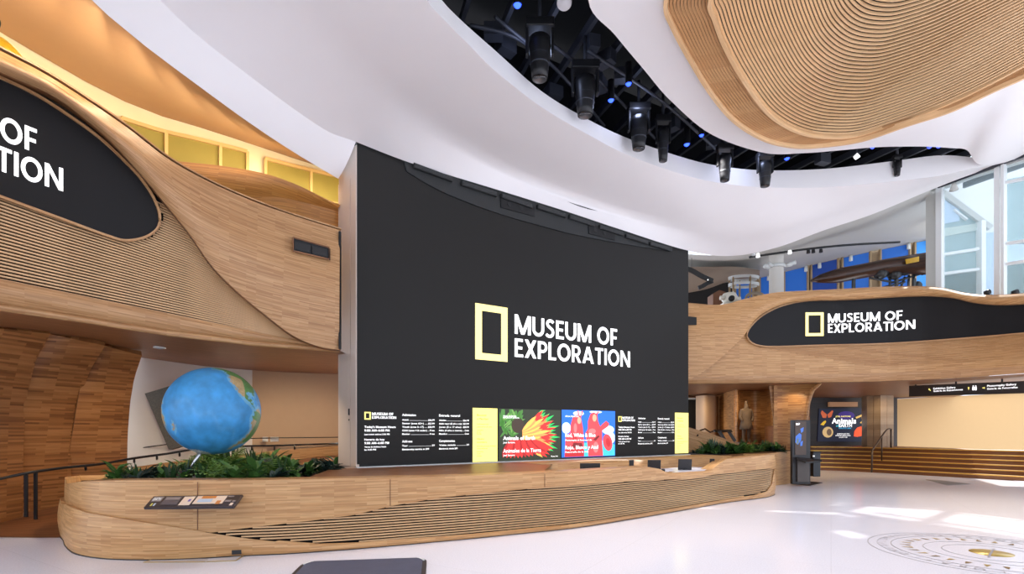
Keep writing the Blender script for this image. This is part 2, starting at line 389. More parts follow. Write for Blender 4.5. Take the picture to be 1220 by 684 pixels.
# ---- island ceiling with the slatted bowl
I = [Vector((0.2, -3, 7.3)), Vector((0.4, 3.0, 7.3)), PZ(701, 0, 7.3), PZ(733, 42, 7.3), PZ(768, 84, 7.35), PZ(800, 121, 7.4), PZ(849, 161, 7.5), PZ(912, 182.5, 7.6), PZ(958, 182.5, 7.7), PZ(996.5, 179.6, 7.8), PZ(1045.6, 175.4, 8.0), PZ(1098, 174.7, 8.2), PZ(1133, 176.5, 8.4), PZ(1152, 179, 8.5), C[16], C[17], C[18]]
W0 = [Vector((1.2, -3, 7.25)), Vector((1.4, 3.0, 7.25)), PZ(793, 0, 7.2), PZ(800, 26, 7.2), PZ(821, 66.7, 7.25), PZ(849, 112, 7.3), PZ(877, 144, 7.35), PZ(912, 165, 7.4), PZ(947, 173, 7.45), PZ(982, 172, 7.5), PZ(1028, 165, 7.55), PZ(1081, 147, 7.6), PZ(1133, 130, 7.66), PZ(1186, 105, 7.72), PZ(1230, 85, 7.78), PZ(1300, 45, 7.85), PZ(1400, -20, 7.95)]
W1 = [Vector((1.7, -3, 7.32)), Vector((1.9, 3.0, 7.32)), PZ(845.6, 0, 7.28), PZ(851, 20, 7.28), PZ(863, 52.6, 7.32), PZ(884, 91, 7.38), PZ(912, 130, 7.44), PZ(935, 148, 7.5), PZ(960, 158.5, 7.54), PZ(985, 162, 7.58), PZ(1017.5, 161, 7.62), PZ(1052.6, 151, 7.67), PZ(1098, 135, 7.73), PZ(1151, 112, 7.78), PZ(1205, 84, 7.84), PZ(1290, 36, 7.9), PZ(1390, -30, 8.0)]
W2 = [Vector((3.6, -3, 8.0)), Vector((3.8, 3.0, 8.0)), PZ(1024, -150, 8.05), PZ(1025, -110, 8.05), PZ(1027, -80, 8.05), PZ(1030, -58, 8.05), PZ(1035, -42, 8.05), PZ(1042, -32, 8.05), PZ(1050, -26, 8.05), PZ(1060, -23, 8.05), PZ(1075, -22, 8.05), PZ(1092, -25, 8.05), PZ(1115, -32, 8.05), PZ(1145, -44, 8.05), PZ(1185, -60, 8.05), PZ(1260, -90, 8.05), PZ(1360, -130, 8.05)]
cI, c0, c1, c2 = (crv_key(x, 7) for x in (I, W0, W1, W2))
struct(loft('trim_2', [[a.lerp(b, t)+Vector((0, 0, 0.03*math.sin(math.pi*t))) for a, b in zip(cI, c0)] for t in np.linspace(0, 1, 6)], WHITE))
struct(loft('trim_3', [[p+Vector((0, 0, h)) for p in cI] for h in (0.0, 0.5)], WHITE))     # edge of the island turning up
rightI = [p for p in cI]
canopy = empty('slatted_ceiling_bowl', (6.0, 8.0, 7.3), 'curved oak ceiling bowl of nested slats hung inside the white ceiling', 'ceiling feature')
UPC = Vector((0, 0, 1))
loft('backing', [[a.lerp(b, t)+Vector((0, 0, 0.16)) for a, b in zip(c0, c1)] for t in (0, .5, 1)]+[[a.lerp(b, t)+Vector((0, 0, 0.22)) for a, b in zip(c1, c2)] for t in (0.02, 0.25, 0.5, 0.75, 1)], BACKDARK, canopy)
sweep('rim', c0, rect(0.05, 0.12), W_SLAT, canopy)
for k in range(12):
    t = (k+0.6)/12.3; sweep('rim_slat', [a.lerp(b, t)+Vector((0, 0, .02)) for a, b in zip(c0, c1)][6:], rect(0.036, 0.03), W_BAND, canopy)
NS = 40
for k in range(NS):
    t = (k/NS)**1.0*0.98; sweep('slat', [a.lerp(b, t)+Vector((0, 0, 0.05*math.sin(math.pi*t))) for a, b in zip(c1, c2)][4:], rect(0.029, 0.03), W_SLAT, canopy)
n2 = len(c2)//2; loft('centre_panel', [c2[:n2], [c2[-1-i] for i in range(n2)]], W_BAND, canopy, thick=.03)
sweep('slat_border', c1, rect(0.05, 0.10), W_SLAT, canopy)

# ---- black lighting slot above the opening
struct(mesh_obj('ceiling_slot', [(-6, -3, 9.6), (12.7, -3, 10.6), (12.7, 17, 10.6), (-6, 17, 9.6)], [(0, 1, 2, 3)], CAVITY))
_b = [(-3.6, -3, 7.1), (-3.6, 8.6, 7.1), (4.2, 13.6, 7.15), (6.5, 15.3, 7.3), (9.5, 15.3, 7.95), (12.7, 15.3, 8.95), (12.7, 14.0, 9.3), (12.7, -3, 9.4), (-3.6, -3, 7.1)]
struct(loft('wall_slot', [[Vector(p) for p in _b], [Vector((x, y, 9.72+.05*x)) for x, y, z in _b]], CAVITY, smooth=False))
struct(loft('wall_slot_inner', [[Vector((p.x+.02, p.y-.02, p.z+h)) for p in cI] for h in (0.12, 3.0)], CAVITY))

# ---- left: fascia under the ceiling's outer edge, upper floor ceiling, cove wall
fu = [Vector(p) for p in cA[:M8*5+1]]
fl = crv([Vector((-4.6, -3, 6.2)), Vector((-4.6, 2.5, 6.2)), PZ(109, 0, 6.2), PZ(147, 35, 6.2), PZ(193, 70, 6.2), PZ(245.6, 109, 6.2), PZ(298, 147, 6.2), PZ(351, 182, 6.2), PZ(403, 213, 6.2)], M8*5+1)
_L = np.concatenate([[0], np.cumsum([(b-a).length for a, b in zip(fu[:-1], fu[1:])])]); _L /= _L[-1]
_f = np.linspace(0, 1, len(fl)); fl = [Vector((np.interp(t, _f, [p.x for p in fl]), np.interp(t, _f, [p.y for p in fl]), np.interp(t, _f, [p.z for p in fl]))) for t in _L]
struct(loft('trim_4', [[a.lerp(b, t)+Vector((0, 0, -0.05*math.sin(math.pi*t))) for a, b in zip(fu, fl)] for t in np.linspace(0, 1, 6)], WHITE))
cv = [Vector((-7.2, -3, 7.0)), Vector((-7.4, 2.5, 7.0)), PZ(0, 38, 7.0), PZ(35, 58, 7.0), PZ(70, 79, 7.0), PZ(140, 117, 7.0), PZ(193, 138.6, 7.0), PZ(245, 154, 7.0), PZ(300, 172, 7.0), PZ(402, 205, 7.0), PZ(440, 214, 7.0)]
cvc = crv(cv, M8*5+1)
fl2 = [p+Vector((-.05, 0.05, 0.0)) for p in fl]
up_ = [Vector((p.x, p.y, 6.35)) for p in fl2]
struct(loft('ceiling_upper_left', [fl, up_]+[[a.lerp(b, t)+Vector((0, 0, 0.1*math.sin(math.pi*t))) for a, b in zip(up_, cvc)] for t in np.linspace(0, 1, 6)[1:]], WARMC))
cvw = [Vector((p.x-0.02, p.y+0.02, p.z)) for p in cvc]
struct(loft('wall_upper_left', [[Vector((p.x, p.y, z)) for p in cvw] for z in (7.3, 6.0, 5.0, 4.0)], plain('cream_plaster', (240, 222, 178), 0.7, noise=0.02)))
# ============================================================ BIG SCREEN
wall = empty('screen_wall', (0.0, 11.6, 0.95), 'huge charcoal LED wall with museum name and ticket information behind the desk', 'screen')
SZ0 = 0.93
TH = 0.35
def splate(name, pts, off, th, mat, parent):
    return plate(name, [scr3(s, z, off) for s, z in pts], tuple(-th*v for v in (SN.x, SN.y, 0)), mat, parent)
topz = [scr(x, y)[1] for x, y in ((424, 168), (600, 228), (821, 299))]
splate('panel', [(0.02, SZ0+0.06), (SLEN, SZ0+0.06), (SLEN, 6.9), (0.02, 6.9)], 0.0, TH, SCREEN, wall)
splate('base_rail', [(0.0, SZ0-0.03), (SLEN, SZ0-0.03), (SLEN, SZ0+0.015), (0.0, SZ0+0.015)], 0.07, 0.2, ALU, wall)
splate('plinth', [(-.3, 0), (SLEN, 0), (SLEN, SZ0-.03), (-.3, SZ0-.03)], 0.0, 0.3, W_LIGHT, wall)
splate('shadow_gap', [(0.0, SZ0+0.015), (SLEN, SZ0+0.015), (SLEN, SZ0+0.06), (0.0, SZ0+0.06)], -0.02, 0.2, BLACK, wall)
# dark housing above the lit field: an arched upper strip with grilles and two projector boxes
arc = [(484, 205), (520, 226), (560, 243), (600, 257), (640, 268.5), (680, 279), (720, 287), (760, 294), (800, 300)]
top = [(480, 190), (520, 203), (560, 216), (600, 229), (640, 241), (680, 254), (720, 267), (760, 280), (800, 293)]
HOUS = plain('housing_grey_black', (38, 40, 41), 0.5)
pts = [scr(*p) for p in pxcurve(arc, 30)]+[scr(*p) for p in top[::-1]]
splate('top_housing', pts, 0.03, 0.03, HOUS, wall)
LOUV = plain('louvre_grey', (62, 63, 64), 0.5)
gr_px = [((491, 196), (537, 213)), ((548, 217), (590, 231)), ((595, 232), (632, 245)), ((638, 245), (672, 256)), ((676, 257), (706, 267)), ((712, 269), (740, 278)), ((743, 280), (769, 288)), ((772, 289), (795, 296))]
for a, b in gr_px:
    (s0, z0), (s1, z1) = scr(*a), scr(*b)
    g = splate('grille', [(s0, z0-0.09), (s1, z1-0.09), (s1, z1+0.0), (s0, z0+0.0)], 0.09, 0.06, HOUS, wall)
    for q in range(3): splate('louvre', [(s0+.02, z0-0.075+q*.026), (s1-.02, z1-0.075+q*.026), (s1-.02, z1-0.06+q*.026), (s0+.02, z0-0.06+q*.026)], 0.10, 0.012, LOUV, g)
for a, b, c, d in (((595, 235), (635.5, 248), (635.5, 259), (595.5, 248)), ((699.5, 267), (731, 277), (731, 287), (700, 279))):
    q = [scr(*p) for p in (a, b, c, d)]
    bx = splate('projector_niche', q, 0.05, 0.02, BLACK, wall)
    (s0, z0), (s1, z1) = q[0], q[2]
    for f in (0.3, 0.65):
        sx = s0+(s1-s0)*f; zc = (z0+z1)/2
        splate('projector_lens', [(sx-.05+0.05*math.cos(t), zc+0.05*math.sin(t)) for t in np.linspace(0, 2*math.pi, 12, endpoint=False)], 0.06, 0.01, BLACKM, bx)
# logo frame and name
YF = glow('logo_yellow', (250, 234, 150), 0.9)
def frame_on(fn, s0, z0, s1, z1, t, mat, parent, name='logo_frame'):
    o = [(s0, z0), (s1, z0), (s1, z1), (s0, z1)]; i = [(s0+t, z0+t), (s1-t, z0+t), (s1-t, z1-t), (s0+t, z1-t)]
    V = [fn(*p) for p in o+i]; return mesh_obj(name, V, [(k, (k+1) % 4, 4+(k+1) % 4, 4+k) for k in range(4)], mat, parent)
def frame_full(fn, s0, z0, s1, z1, t, tz, mat, parent, name='logo_frame'):
    o = [(s0, z0), (s1, z0), (s1, z1), (s0, z1)]; i = [(s0+t, z0+tz), (s1-t, z0+tz), (s1-t, z1-tz), (s0+t, z1-tz)]
    V = [fn(*p) for p in o+i]; return mesh_obj(name, V, [(k, (k+1) % 4, 4+(k+1) % 4, 4+k) for k in range(4)], mat, parent)
sf = lambda s, z: scr3(s, z, 0.006)
(s0, zt), (s1, zb) = scr(566, 361), scr(604.5, 429)
z_a, z_b = scr(566, 428)[1], scr(566, 361)[1]
frame_full(sf, s0, z_a, s1, z_b, 0.16, 0.14, YF, wall)
(m0, mb), (m1, _) = scr(613, 397.5), scr(735, 412.5)
name_text('MUSEUM OF', sf, L_WHITE, wall, m0, mb, scr(735, 412)[0]-m0, (scr(613, 374.5)[1]-mb))
eb = scr(613, 425)[1]
name_text('EXPLORATION', sf, L_WHITE, wall, m0, eb, scr(750.5, 438)[0]-m0, (scr(613, 403)[1]-eb))
# ticket information, twice
def info(x0, x1, ztop, zbot, parent):
    """one block of opening hours and prices, laid out in fractions of its width and height"""
    S0, S1 = scr(x0, 510)[0], scr(x1, 510)[0]; Wd = S1-S0; Ht = ztop-zbot
    def L(body, fx, fy, wfrac, cap, bold=0.02, mat=L_WHITE): lettering('price_lettering', body, sf, mat, parent, S0+fx*Wd, zbot+(1-fy)*Ht, wfrac*Wd, cap*Ht, bold)
    def rule(fx0, fx1, fy): 
        z = zbot+(1-fy)*Ht; h = 0.006*Ht; mesh_obj('rule', [sf(S0+fx0*Wd, z), sf(S0+fx1*Wd, z), sf(S0+fx1*Wd, z+h*1.6), sf(S0+fx0*Wd, z+h*1.6)], [(0, 1, 2, 3)], L_RULE, parent)
    frame_full(sf, S0, zbot+0.81*Ht, S0+.055*Wd, zbot+1.0*Ht, 0.012*Wd, 0.03*Ht, L_YEL, parent)
    name_text('MUSEUM OF', sf, L_WHITE, parent, S0+.065*Wd, zbot+.925*Ht, .19*Wd, .065*Ht); name_text('EXPLORATION', sf, L_WHITE, parent, S0+.065*Wd, zbot+.835*Ht, .215*Wd, .065*Ht)
    L("Today's Museum Hours", 0, .395, .275, .052, .03); L('9:00 AM–6:00 PM', 0, .485, .22, .055, .03); L('Last ticket sold at 5:00 PM', 0, .575, .22, .04)
    L('Horario de hoy', 0, .71, .175, .052, .02); L('9:00 AM–6:00 PM', 0, .8, .215, .055, .02); L('Venta de boletos hasta', 0, .885, .19, .038); L('las 5:00 PM', 0, .955, .1, .038)
    for cx, head, rows, head2, rows2, foot, fw in (
        (.335, 'Admission', (('Adult', '$26.99'), ('Senior (ages 62+)', '$23.99'), ('Youth (ages 5–17)', '$20.99'), ('Child (ages 4 & under)', 'Free'), ('Member', 'Free')), 'Add-ons', (('Tour', '$10'),), 'Membership starting at $99', .255),
        (.69, 'Entrada general', (('Adulto', '$26.99'), ('Adulto mayor (62 años o más)', '$23.99'), ('Joven (5 a 17 años)', '$20.99'), ('Niño (4 años o menos)', 'Gratis'), ('Miembro', 'Gratis')), 'Complementos', (('Visita guiada', '$10'),), 'Membresía desde $99', .19)):
        L(head, cx, .085, len(head)*.0143, .062, .02)
        for k, (a, b) in enumerate(rows):
            fy = .205+k*.092; wa = min(.012*len(a), .235); L(a, cx, fy, wa, .045); wb = .062 if b[0] == '$' else .045
            L(b, cx+.31-wb, fy, wb, .045); rule(cx+wa+.008, cx+.31-wb-.005, fy)
        L(head2, cx, .77, len(head2)*.0135, .062, .02)
        a, b = rows2[0]; wa = .013*len(a); L(a, cx, .875, wa, .045); L(b, cx+.285, .875, .026, .045); rule(cx+wa+.008, cx+.28, .875)
        L(foot, cx, .97, fw, .045)
L_RULE = glow('lit_rule', (190, 190, 190), 0.7)
info(434, 558.5, scr(434, 490.8)[1], scr(434, 539)[1], wall)
info(736.5, 803, scr(736.5, 496)[1], scr(736.5, 531)[1], wall)
def field(name, x0, x1, yt, yb, mat, off=0.004):
    sa, sb = scr(x0, 510)[0], scr(x1, 510)[0]; za, zb = scr(x0, yb)[1], scr(x0, yt)[1]
    return mesh_obj(name, [scr3(sa, za, off), scr3(sb, za, off), scr3(sb, zb, off), scr3(sa, zb, off)], [(0, 1, 2, 3)], mat, wall), sa, sb, za, zb
OLIVE = glow('olive_print', (140, 124, 30), 0.4)
for k, (x0, x1, yt, yb) in enumerate(((563, 592.5, 486, 550.6), (804, 820, 491.7, 540.3))):
    fo, sa, sb, za, zb = field('notice_panel', x0, x1, yt, yb, L_YEL)
    lines = (('Become', .12, .34, .035), ('a Member', .19, .42, .035), ('Unlimited free', .28, .42, .02), ('admission all year', .33, .56, .02), ('Individual', .39, .22, .018), ('Dual', .425, .12, .018), ('Family', .46, .16, .018), ('Hazte', .56, .26, .03), ('miembro', .62, .36, .03), ('Entrada gratuita ilimitada', .69, .7, .02), ('durante todo el año', .735, .38, .02), ('Individual', .79, .22, .018), ('Dual', .83, .12, .018), ('Familiar', .87, .18, .018))
    for body, fy, wf, cp in lines:
        lettering('notice_lettering', body, lambda s, z: scr3(s, z, .009), OLIVE, fo, sa+.17*(sb-sa), za+(1-fy-.03)*(zb-za), wf*(sb-sa)*1.1, cp*(zb-za)*1.2, .0)
def print_shape(name, fo, sa, sb, za, zb, polys, mat, off):
    V, Fc = [], []
    for poly in polys:
        b = len(V); V += [scr3(sa+min(.992, max(.008, x))*(sb-sa), za+min(.992, max(.008, y))*(zb-za), off) for x, y in poly]; Fc.append(tuple(range(b, b+len(poly))))
    return mesh_obj(name, V, Fc, mat, fo)
def ell(cx, cy, rx, ry, rot=0, n=16):
    c, s = math.cos(rot), math.sin(rot); return [(cx+rx*math.cos(t)*c-ry*math.sin(t)*s, cy+rx*math.cos(t)*s+ry*math.sin(t)*c) for t in np.linspace(0, 2*math.pi, n, endpoint=False)]
def petal(x, y, L, wd, a):
    out = []
    for f, w_ in ((0, .2), (.2, .7), (.5, 1), (.8, .75), (1, .05), (.8, -.75), (.5, -1), (.2, -.7), (0, -.2)):
        out.append((x+L*f*math.cos(a)-wd*w_*math.sin(a), y+(L*f*math.sin(a)+wd*w_*math.cos(a))))
    return out
# poster one: close-up of bright feathers
fo, sa, sb, za, zb = field('feather_poster', 594.3, 667.8, 486.8, 549.4, glow('poster_dark_green', (44, 52, 36), 0.8))
R2 = random.Random(3)
G = [glow('print_green', (74, 128, 58), 0.8), glow('print_leaf', (110, 158, 80), 0.8), glow('print_brown', (64, 50, 40), 0.8), glow('print_red', (222, 52, 50), 0.85), glow('print_orange', (244, 150, 84), 0.9), glow('print_amber', (248, 186, 92), 0.9), glow('print_emerald', (46, 196, 96), 0.85), glow('print_deep_red', (168, 36, 38), 0.8)]
def feathers(name, mat, n, fx, fy, ln, wd, an, off): print_shape(name, fo, sa, sb, za, zb, [petal(R2.uniform(*fx), R2.uniform(*fy), R2.uniform(*ln), R2.uniform(*wd), R2.uniform(*an)) for _ in range(n)], mat, off)
feathers('green_tuft', G[0], 26, (.0, .3), (.45, .8), (.15, .3), (.02, .035), (.6, 2.2), .006)
feathers('leaf_tuft', G[1], 14, (.0, .28), (.5, .85), (.12, .22), (.012, .02), (.2, 2.0), .0065)
print_shape('dark_eye', fo, sa, sb, za, zb, [ell(.29, .68, .10, .15)], G[2], .007)
for k, an in enumerate(np.linspace(-.55, 1.0, 14)): print_shape('emerald_feather', fo, sa, sb, za, zb, [petal(.45, .42+.015*k, .5+.05*math.sin(k*2), .035, an)], G[6], .0072)
for k, an in enumerate(np.linspace(-.75, .98, 16)): print_shape('red_feather', fo, sa, sb, za, zb, [petal(.4, .38+.012*k, .50+.05*math.sin(k*3), .04, an)], G[3], .0076+.0001*k)
for k, an in enumerate(np.linspace(-.8, .92, 15)): print_shape('orange_feather', fo, sa, sb, za, zb, [petal(.36, .38+.014*k, .40+.09*math.sin(k*1.7+1), .036, an)], G[4 if k % 2 else 5], .0092+.0001*k)
for k, (x, an) in enumerate(zip(np.linspace(.12, .72, 15), np.linspace(-1.9, -.6, 15))): print_shape('crimson_feather', fo, sa, sb, za, zb, [[(min(.97, max(.02, a)), max(.03, b)) for a, b in petal(.12+.4*k/15+.05, .40, .36, .045, an)]], G[3 if k % 3 else 7], .0108+.0001*k)
pf = lambda fx, fy: (sa+fx*(sb-sa), za+(1-fy)*(zb-za))
def ptxt(body, fx, fy, wf, cap, bold=.02):
    s, z = pf(fx, fy); lettering('poster_lettering', body, lambda a, b: scr3(a, b, .0135), L_WHITE, fo, s, z, wf*(sb-sa), cap*(zb-za), bold)
ptxt('SPECIAL EXHIBITION', .06, .155, .2, .028); ptxt('EXPOSICIÓN ESPECIAL', .06, .185, .25, .028); ptxt('Animals of Earth', .06, .60, .5, .075, .025); ptxt('Joel Sartore', .06, .665, .18, .035); ptxt('Animales de la Tierra', .06, .845, .6, .075, .015); ptxt('Joel Sartore', .06, .91, .18, .035); ptxt('Photo Ark', .83, .955, .12, .025)
# poster two: two figures in red costume against a blue sky
fo, sa, sb, za, zb = field('sky_poster', 669, 732.7, 488.2, 545.3, glow('poster_sky', (36, 108, 214), 0.85))
RD, RD2, SKN, CLD, DKR, PNK = glow('costume_red', (226, 72, 78), 0.85), glow('costume_shade', (186, 44, 50), 0.8), glow('face_tone', (222, 172, 140), 0.8), glow('cloud_white', (206, 226, 240), 0.85), glow('costume_dark', (120, 36, 40), 0.7), glow('costume_pale', (238, 120, 120), .85)
ps = lambda nm, polys, mat, off: print_shape(nm, fo, sa, sb, za, zb, polys, mat, off)
ps('cloud', [ell(.08, .62, .08, .12), ell(.86, .58, .12, .1), ell(.9, .4, .1, .14), ell(.3, .93, .1, .05), ell(.62, .97, .12, .03)], CLD, .006)
ps('low_sky', [[(.35, .0), (1, .0), (1, .25), (.75, .35), (.4, .3)]], glow('pale_sky', (70, 190, 226), .85), .0055)
ps('figure', [[(.05, .0), (.07, .45), (.15, .52), (.16, .7), (.2, .86), (.27, .9), (.34, .88), (.36, .74), (.38, .62), (.4, .3), (.4, .0)]], RD, .007)
ps('figure', [[(.48, .0), (.46, .3), (.42, .5), (.47, .6), (.47, .76), (.52, .93), (.58, .96), (.65, .92), (.66, .78), (.7, .66), (.74, .58), (.74, .3), (.76, .0)]], RD, .0074)
ps('figure_arm', [[(.68, .62), (.74, .7), (.82, .78), (.88, .72), (.86, .66), (.76, .58), (.7, .52)], ell(.85, .30, .09, .19, .15)], RD, .008)
ps('antenna', [[(.29, .88), (.28, .99), (.3, .99), (.31, .88)], [(.34, .87), (.36, .99), (.38, .98), (.35, .86)], [(.63, .92), (.66, .99), (.68, .98), (.65, .91)]], RD, .0081)
ps('face', [ell(.31, .78, .035, .075), ell(.595, .84, .04, .08)], SKN, .0085)
ps('costume_fold', [[(.05, .0), (.07, .2), (.4, .2), (.4, .0)], [(.2, .3), (.2, .5), (.26, .5), (.27, .3)], ell(.86, .3, .045, .1, .15)], RD2, .0083)
ps('costume_fold', [[(.18, .2), (.2, .3), (.36, .3), (.38, .2)], [(.56, .36), (.66, .46), (.7, .44), (.62, .34)]], DKR, .0087)
ps('costume_highlight', [ell(.55, .55, .07, .06), ell(.24, .62, .03, .1), ell(.62, .2, .05, .12)], PNK, .0086)
ptxt('SPECIAL EXHIBITION', .06, .15, .24, .03); ptxt('Red, White & Blue', .06, .57, .55, .08, .025); ptxt('Photography of American Life', .06, .655, .48, .035); ptxt('Rojo, Blanco y Azul', .06, .83, .6, .08, .015); ptxt('Fotografía de la vida', .06, .905, .42, .035)
# white return wall to the left of the screen
ret = empty('screen_side_cabinet', (-2.95, 9.5, 0.0), 'tall pale narrow cabinet closing the left side of the screen', 'cabinet')
PK = plain('pale_cabinet', (214, 196, 184), 0.5, noise=0.02)
pA, pB = P(403, 558, 9.75), P(424, 558, 9.37)
def cabq(x0, x1, z0, z1, off, th, mat, name, parent):
    a = Vector((pA.x, pA.y, 0)).lerp(Vector((pB.x, pB.y, 0)), x0); b = Vector((pA.x, pA.y, 0)).lerp(Vector((pB.x, pB.y, 0)), x1)
    n = Vector((-(b-a).y, (b-a).x, 0)).normalized(); n = n if n.dot(-a) > 0 else -n
    q = [a+n*off+Vector((0, 0, z0)), b+n*off+Vector((0, 0, z0)), b+n*off+Vector((0, 0, z1)), a+n*off+Vector((0, 0, z1))]
    return plate(name, q, -n*th, mat, parent)
cabq(0, 1, 0.5, 6.75, -0.012, 0.35, PK, 'body', ret)
cabq(0.0, 0.68, 0.95, 6.2, 0, 0.012, PK, 'door', ret); cabq(0.72, 1.0, 0.95, 6.7, 0, 0.012, PK, 'filler_panel', ret)
h = cabq(0.60, 0.66, 1.88, 2.0, 0.012, 0.02, BLACKM, 'handle', bpy.data.objects['door']); cabq(0.61, 0.65, 1.78, 1.81, 0.01, 0.02, BLACKM, 'lock', bpy.data.objects['door'])
# ============================================================ LEFT BALCONY
LX = [-80, 0, 100, 168, 252, 316, 360, 404]; LY = [5.45, 6.05, 6.75, 7.2, 7.8, 8.28, 8.62, 9.0]
LYf = lambda x: float(np.interp(x, LX, LY)) if x >= -80 else 5.45+(x+80)*.0072
def LP(x, y, off=0.0): return P(x, y, LYf(x)+off)
balL = empty('balcony', (-5, 7, 3.0), 'sweeping oak balcony with black name panel over the globe', 'balcony')
XS = np.linspace(-80, 404, 60)
T_ = [(-120, -8), (-60, 27), (0, 60), (50, 86), (100, 117), (150, 151), (200, 189), (250, 217), (300, 239), (350, 257), (405, 274)]
C_ = [(-120, 36), (-60, 58), (0, 86), (60, 113), (100, 141), (135, 172), (168, 208), (196, 242), (224.5, 277), (252.6, 317), (281, 346), (316, 375), (351, 401), (382, 413.5), (404, 417)]
tT, tC = pxcurve(T_, 70), pxcurve(C_, 70)
rows = []
for t in np.linspace(0, 1, 10):
    r = []
    for (xa, ya), (xb, yb) in zip(tT, tC):
        x, y = xa+(xb-xa)*t, ya+(yb-ya)*t
        r.append(LP(x, y, -0.16-0.14*math.sin(math.pi*t)))
    rows.append(r)
band = loft('upper_band', rows, W_BAND, balL, thick=0.10)
sweep('band_edge', [LP(x, y+.5, -0.06) for x, y in tC], rect(0.02, 0.16), W_DARK, balL, up=Vector((-.45, .9, 0)))
# cap rail along the top
sweep('cap_rail', [LP(x, y, -0.05)+Vector((0, 0, -0.012)) for x, y in tT], rect(0.2, 0.02), W_BAND, balL)
# recessed lower face
lowB = [(-120, 338), (-60, 352), (0, 365), (100, 380), (200, 396), (300, 408), (404, 416)]
s_top = [(-120, 192), (-60, 214), (0, 236), (75, 263), (150, 288), (224, 314), (300, 350), (404, 400)]
s_bot = [(-120, 306), (-60, 322), (0, 336), (100, 356), (200, 376), (300, 396), (360, 407), (404, 413)]
f_ = lambda tab, x: float(np.interp(x, [p[0] for p in tab], [p[1] for p in tab]))
def lowerface(x, v):
    """v 0 at the top (behind the band), 1 at the bottom edge"""
    yt = f_(T_, x)+8; yb = f_(lowB, x); y = yt+(yb-yt)*v
    return LP(x, y, 0.06+0.10*max(0, v-0.6)/0.4)
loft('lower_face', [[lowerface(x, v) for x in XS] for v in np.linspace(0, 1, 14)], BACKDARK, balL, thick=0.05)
Cx = np.array([p[0] for p in tC]); Cy = np.array([p[1] for p in tC])
# plain lower lip and edge roll
lip = [[LP(x, f_(s_bot, x)*(1-v)+f_(lowB, x)*v, 0.06+0.1*v-0.05*math.sin(math.pi*v)) for x in XS] for v in np.linspace(-0.12, 1, 6)]
loft('lower_lip', lip, W_BAND, balL, thick=0.03)
sweep('edge_roll', [LP(x, f_(lowB, x)+1, 0.14) for x in XS], circ(0.045, 8), W_BAND, balL, smooth=True)
# underside
LWT = [(-120, 385), (-60, 388), (0, 393), (60, 399), (125, 412), (168, 426), (250, 437), (330, 443), (404, 446), (470, 448)]
und_b = crv([P(-120, 384, 6.9), P(-60, 388, 7.4), P(0, 393, 8.0), P(60, 399, 8.7), P(125, 411, 9.7), P(168, 426, 11.0), P(250, 437, 12.4), P(330, 443, 13.4), P(404, 446, 14.0), P(470, 448, 14.4)], 60)
und_a = [LP(x, f_(lowB, x)+1.5, 0.16) for x in np.linspace(-100, 404, 60)]
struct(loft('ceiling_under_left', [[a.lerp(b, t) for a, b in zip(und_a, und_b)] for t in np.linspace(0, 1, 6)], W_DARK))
# name panel
SO = [(-120, 40), (-60, 67), (0, 93), (40, 112), (80, 137), (120, 166), (150, 194), (170, 216), (184, 238), (190.5, 257), (189, 271), (178, 281), (163, 286), (147, 287), (130, 282), (75, 262), (0, 234.5), (-60, 212), (-120, 190)]
op = pxcurve(SO, 160)
def sign_grid(name, op, fn, n, xr, mat, parent, thick):
    """panel whose outline is given; filled as a grid so it follows the curved front"""
    k = max(range(len(op)), key=lambda i: op[i][0]) if xr == 'max' else min(range(len(op)), key=lambda i: op[i][0])
    up, dn = op[:k+1], op[k:][::-1]
    if xr == 'min': up, dn = op[k:], op[:k+1][::-1]
    def samp(c):
        p = np.array(c); L = np.concatenate([[0], np.cumsum(np.linalg.norm(np.diff(p, axis=0), axis=1))]); t = np.linspace(0, L[-1], n)
        return np.stack([np.interp(t, L, p[:, 0]), np.interp(t, L, p[:, 1])], 1)
    A_, B_ = samp(up), samp(dn)
    return loft(name, [[fn(*(a+(b-a)*t)) for a, b in zip(A_, B_)] for t in np.linspace(0, 1, 8)], mat, parent, thick=thick)
outl = [LP(x, y, -0.02) for x, y in op]
pan = sign_grid('name_panel', op, lambda x, y: LP(x, y, -0.02), 60, 'max', SIGN, balL, .05)
sweep('panel_trim', [p+Vector((0.01, -0.02, 0)) for p in outl], rect(0.03, 0.03), W_BAND, balL)
# lettering: the words run on out of the picture to the left
plx = np.linspace(-400, 404, 400); plpts = [Vector(((x-CX)/F*LYf(x), LYf(x))) for x in plx]
pls = np.concatenate([[0], np.cumsum([(b-a).length for a, b in zip(plpts[:-1], plpts[1:])])])
def Lsurf(s, z, off=0.10):
    x = float(np.interp(s, pls, [p.x for p in plpts])); y = float(np.interp(s, pls, [p.y for p in plpts]))
    return Vector((x+0.02, y-off, z))
def Ls(px): return float(np.interp(px, plx, pls))
def Lz(px, py): return LP(px, py).z
z2 = Lz(77, 230); cap2 = Lz(77, 203)-z2
z1 = Lz(45, 184.5)
Lf = lambda s, z: Lsurf(s, z, 0.045)
wE = 0.62*11*cap2*0.98
name_text('EXPLORATION', Lf, L_WHITE, pan, Ls(77)-name_width('EXPLORATION')*cap2*.8, z2, name_width('EXPLORATION')*cap2*.8, cap2)
name_text('MUSEUM OF', Lf, L_WHITE, pan, Ls(46)-name_width('MUSEUM OF')*cap2*.8, z1, name_width('MUSEUM OF')*cap2*.8, cap2)
def inpoly(x, y, P_):
    c = False; n = len(P_)
    for i in range(n):
        (x1, y1), (x2, y2) = P_[i], P_[i-1]
        if (y1 > y) != (y2 > y) and x < (x2-x1)*(y-y1)/(y2-y1)+x1: c = not c
    return c
NSL = 24
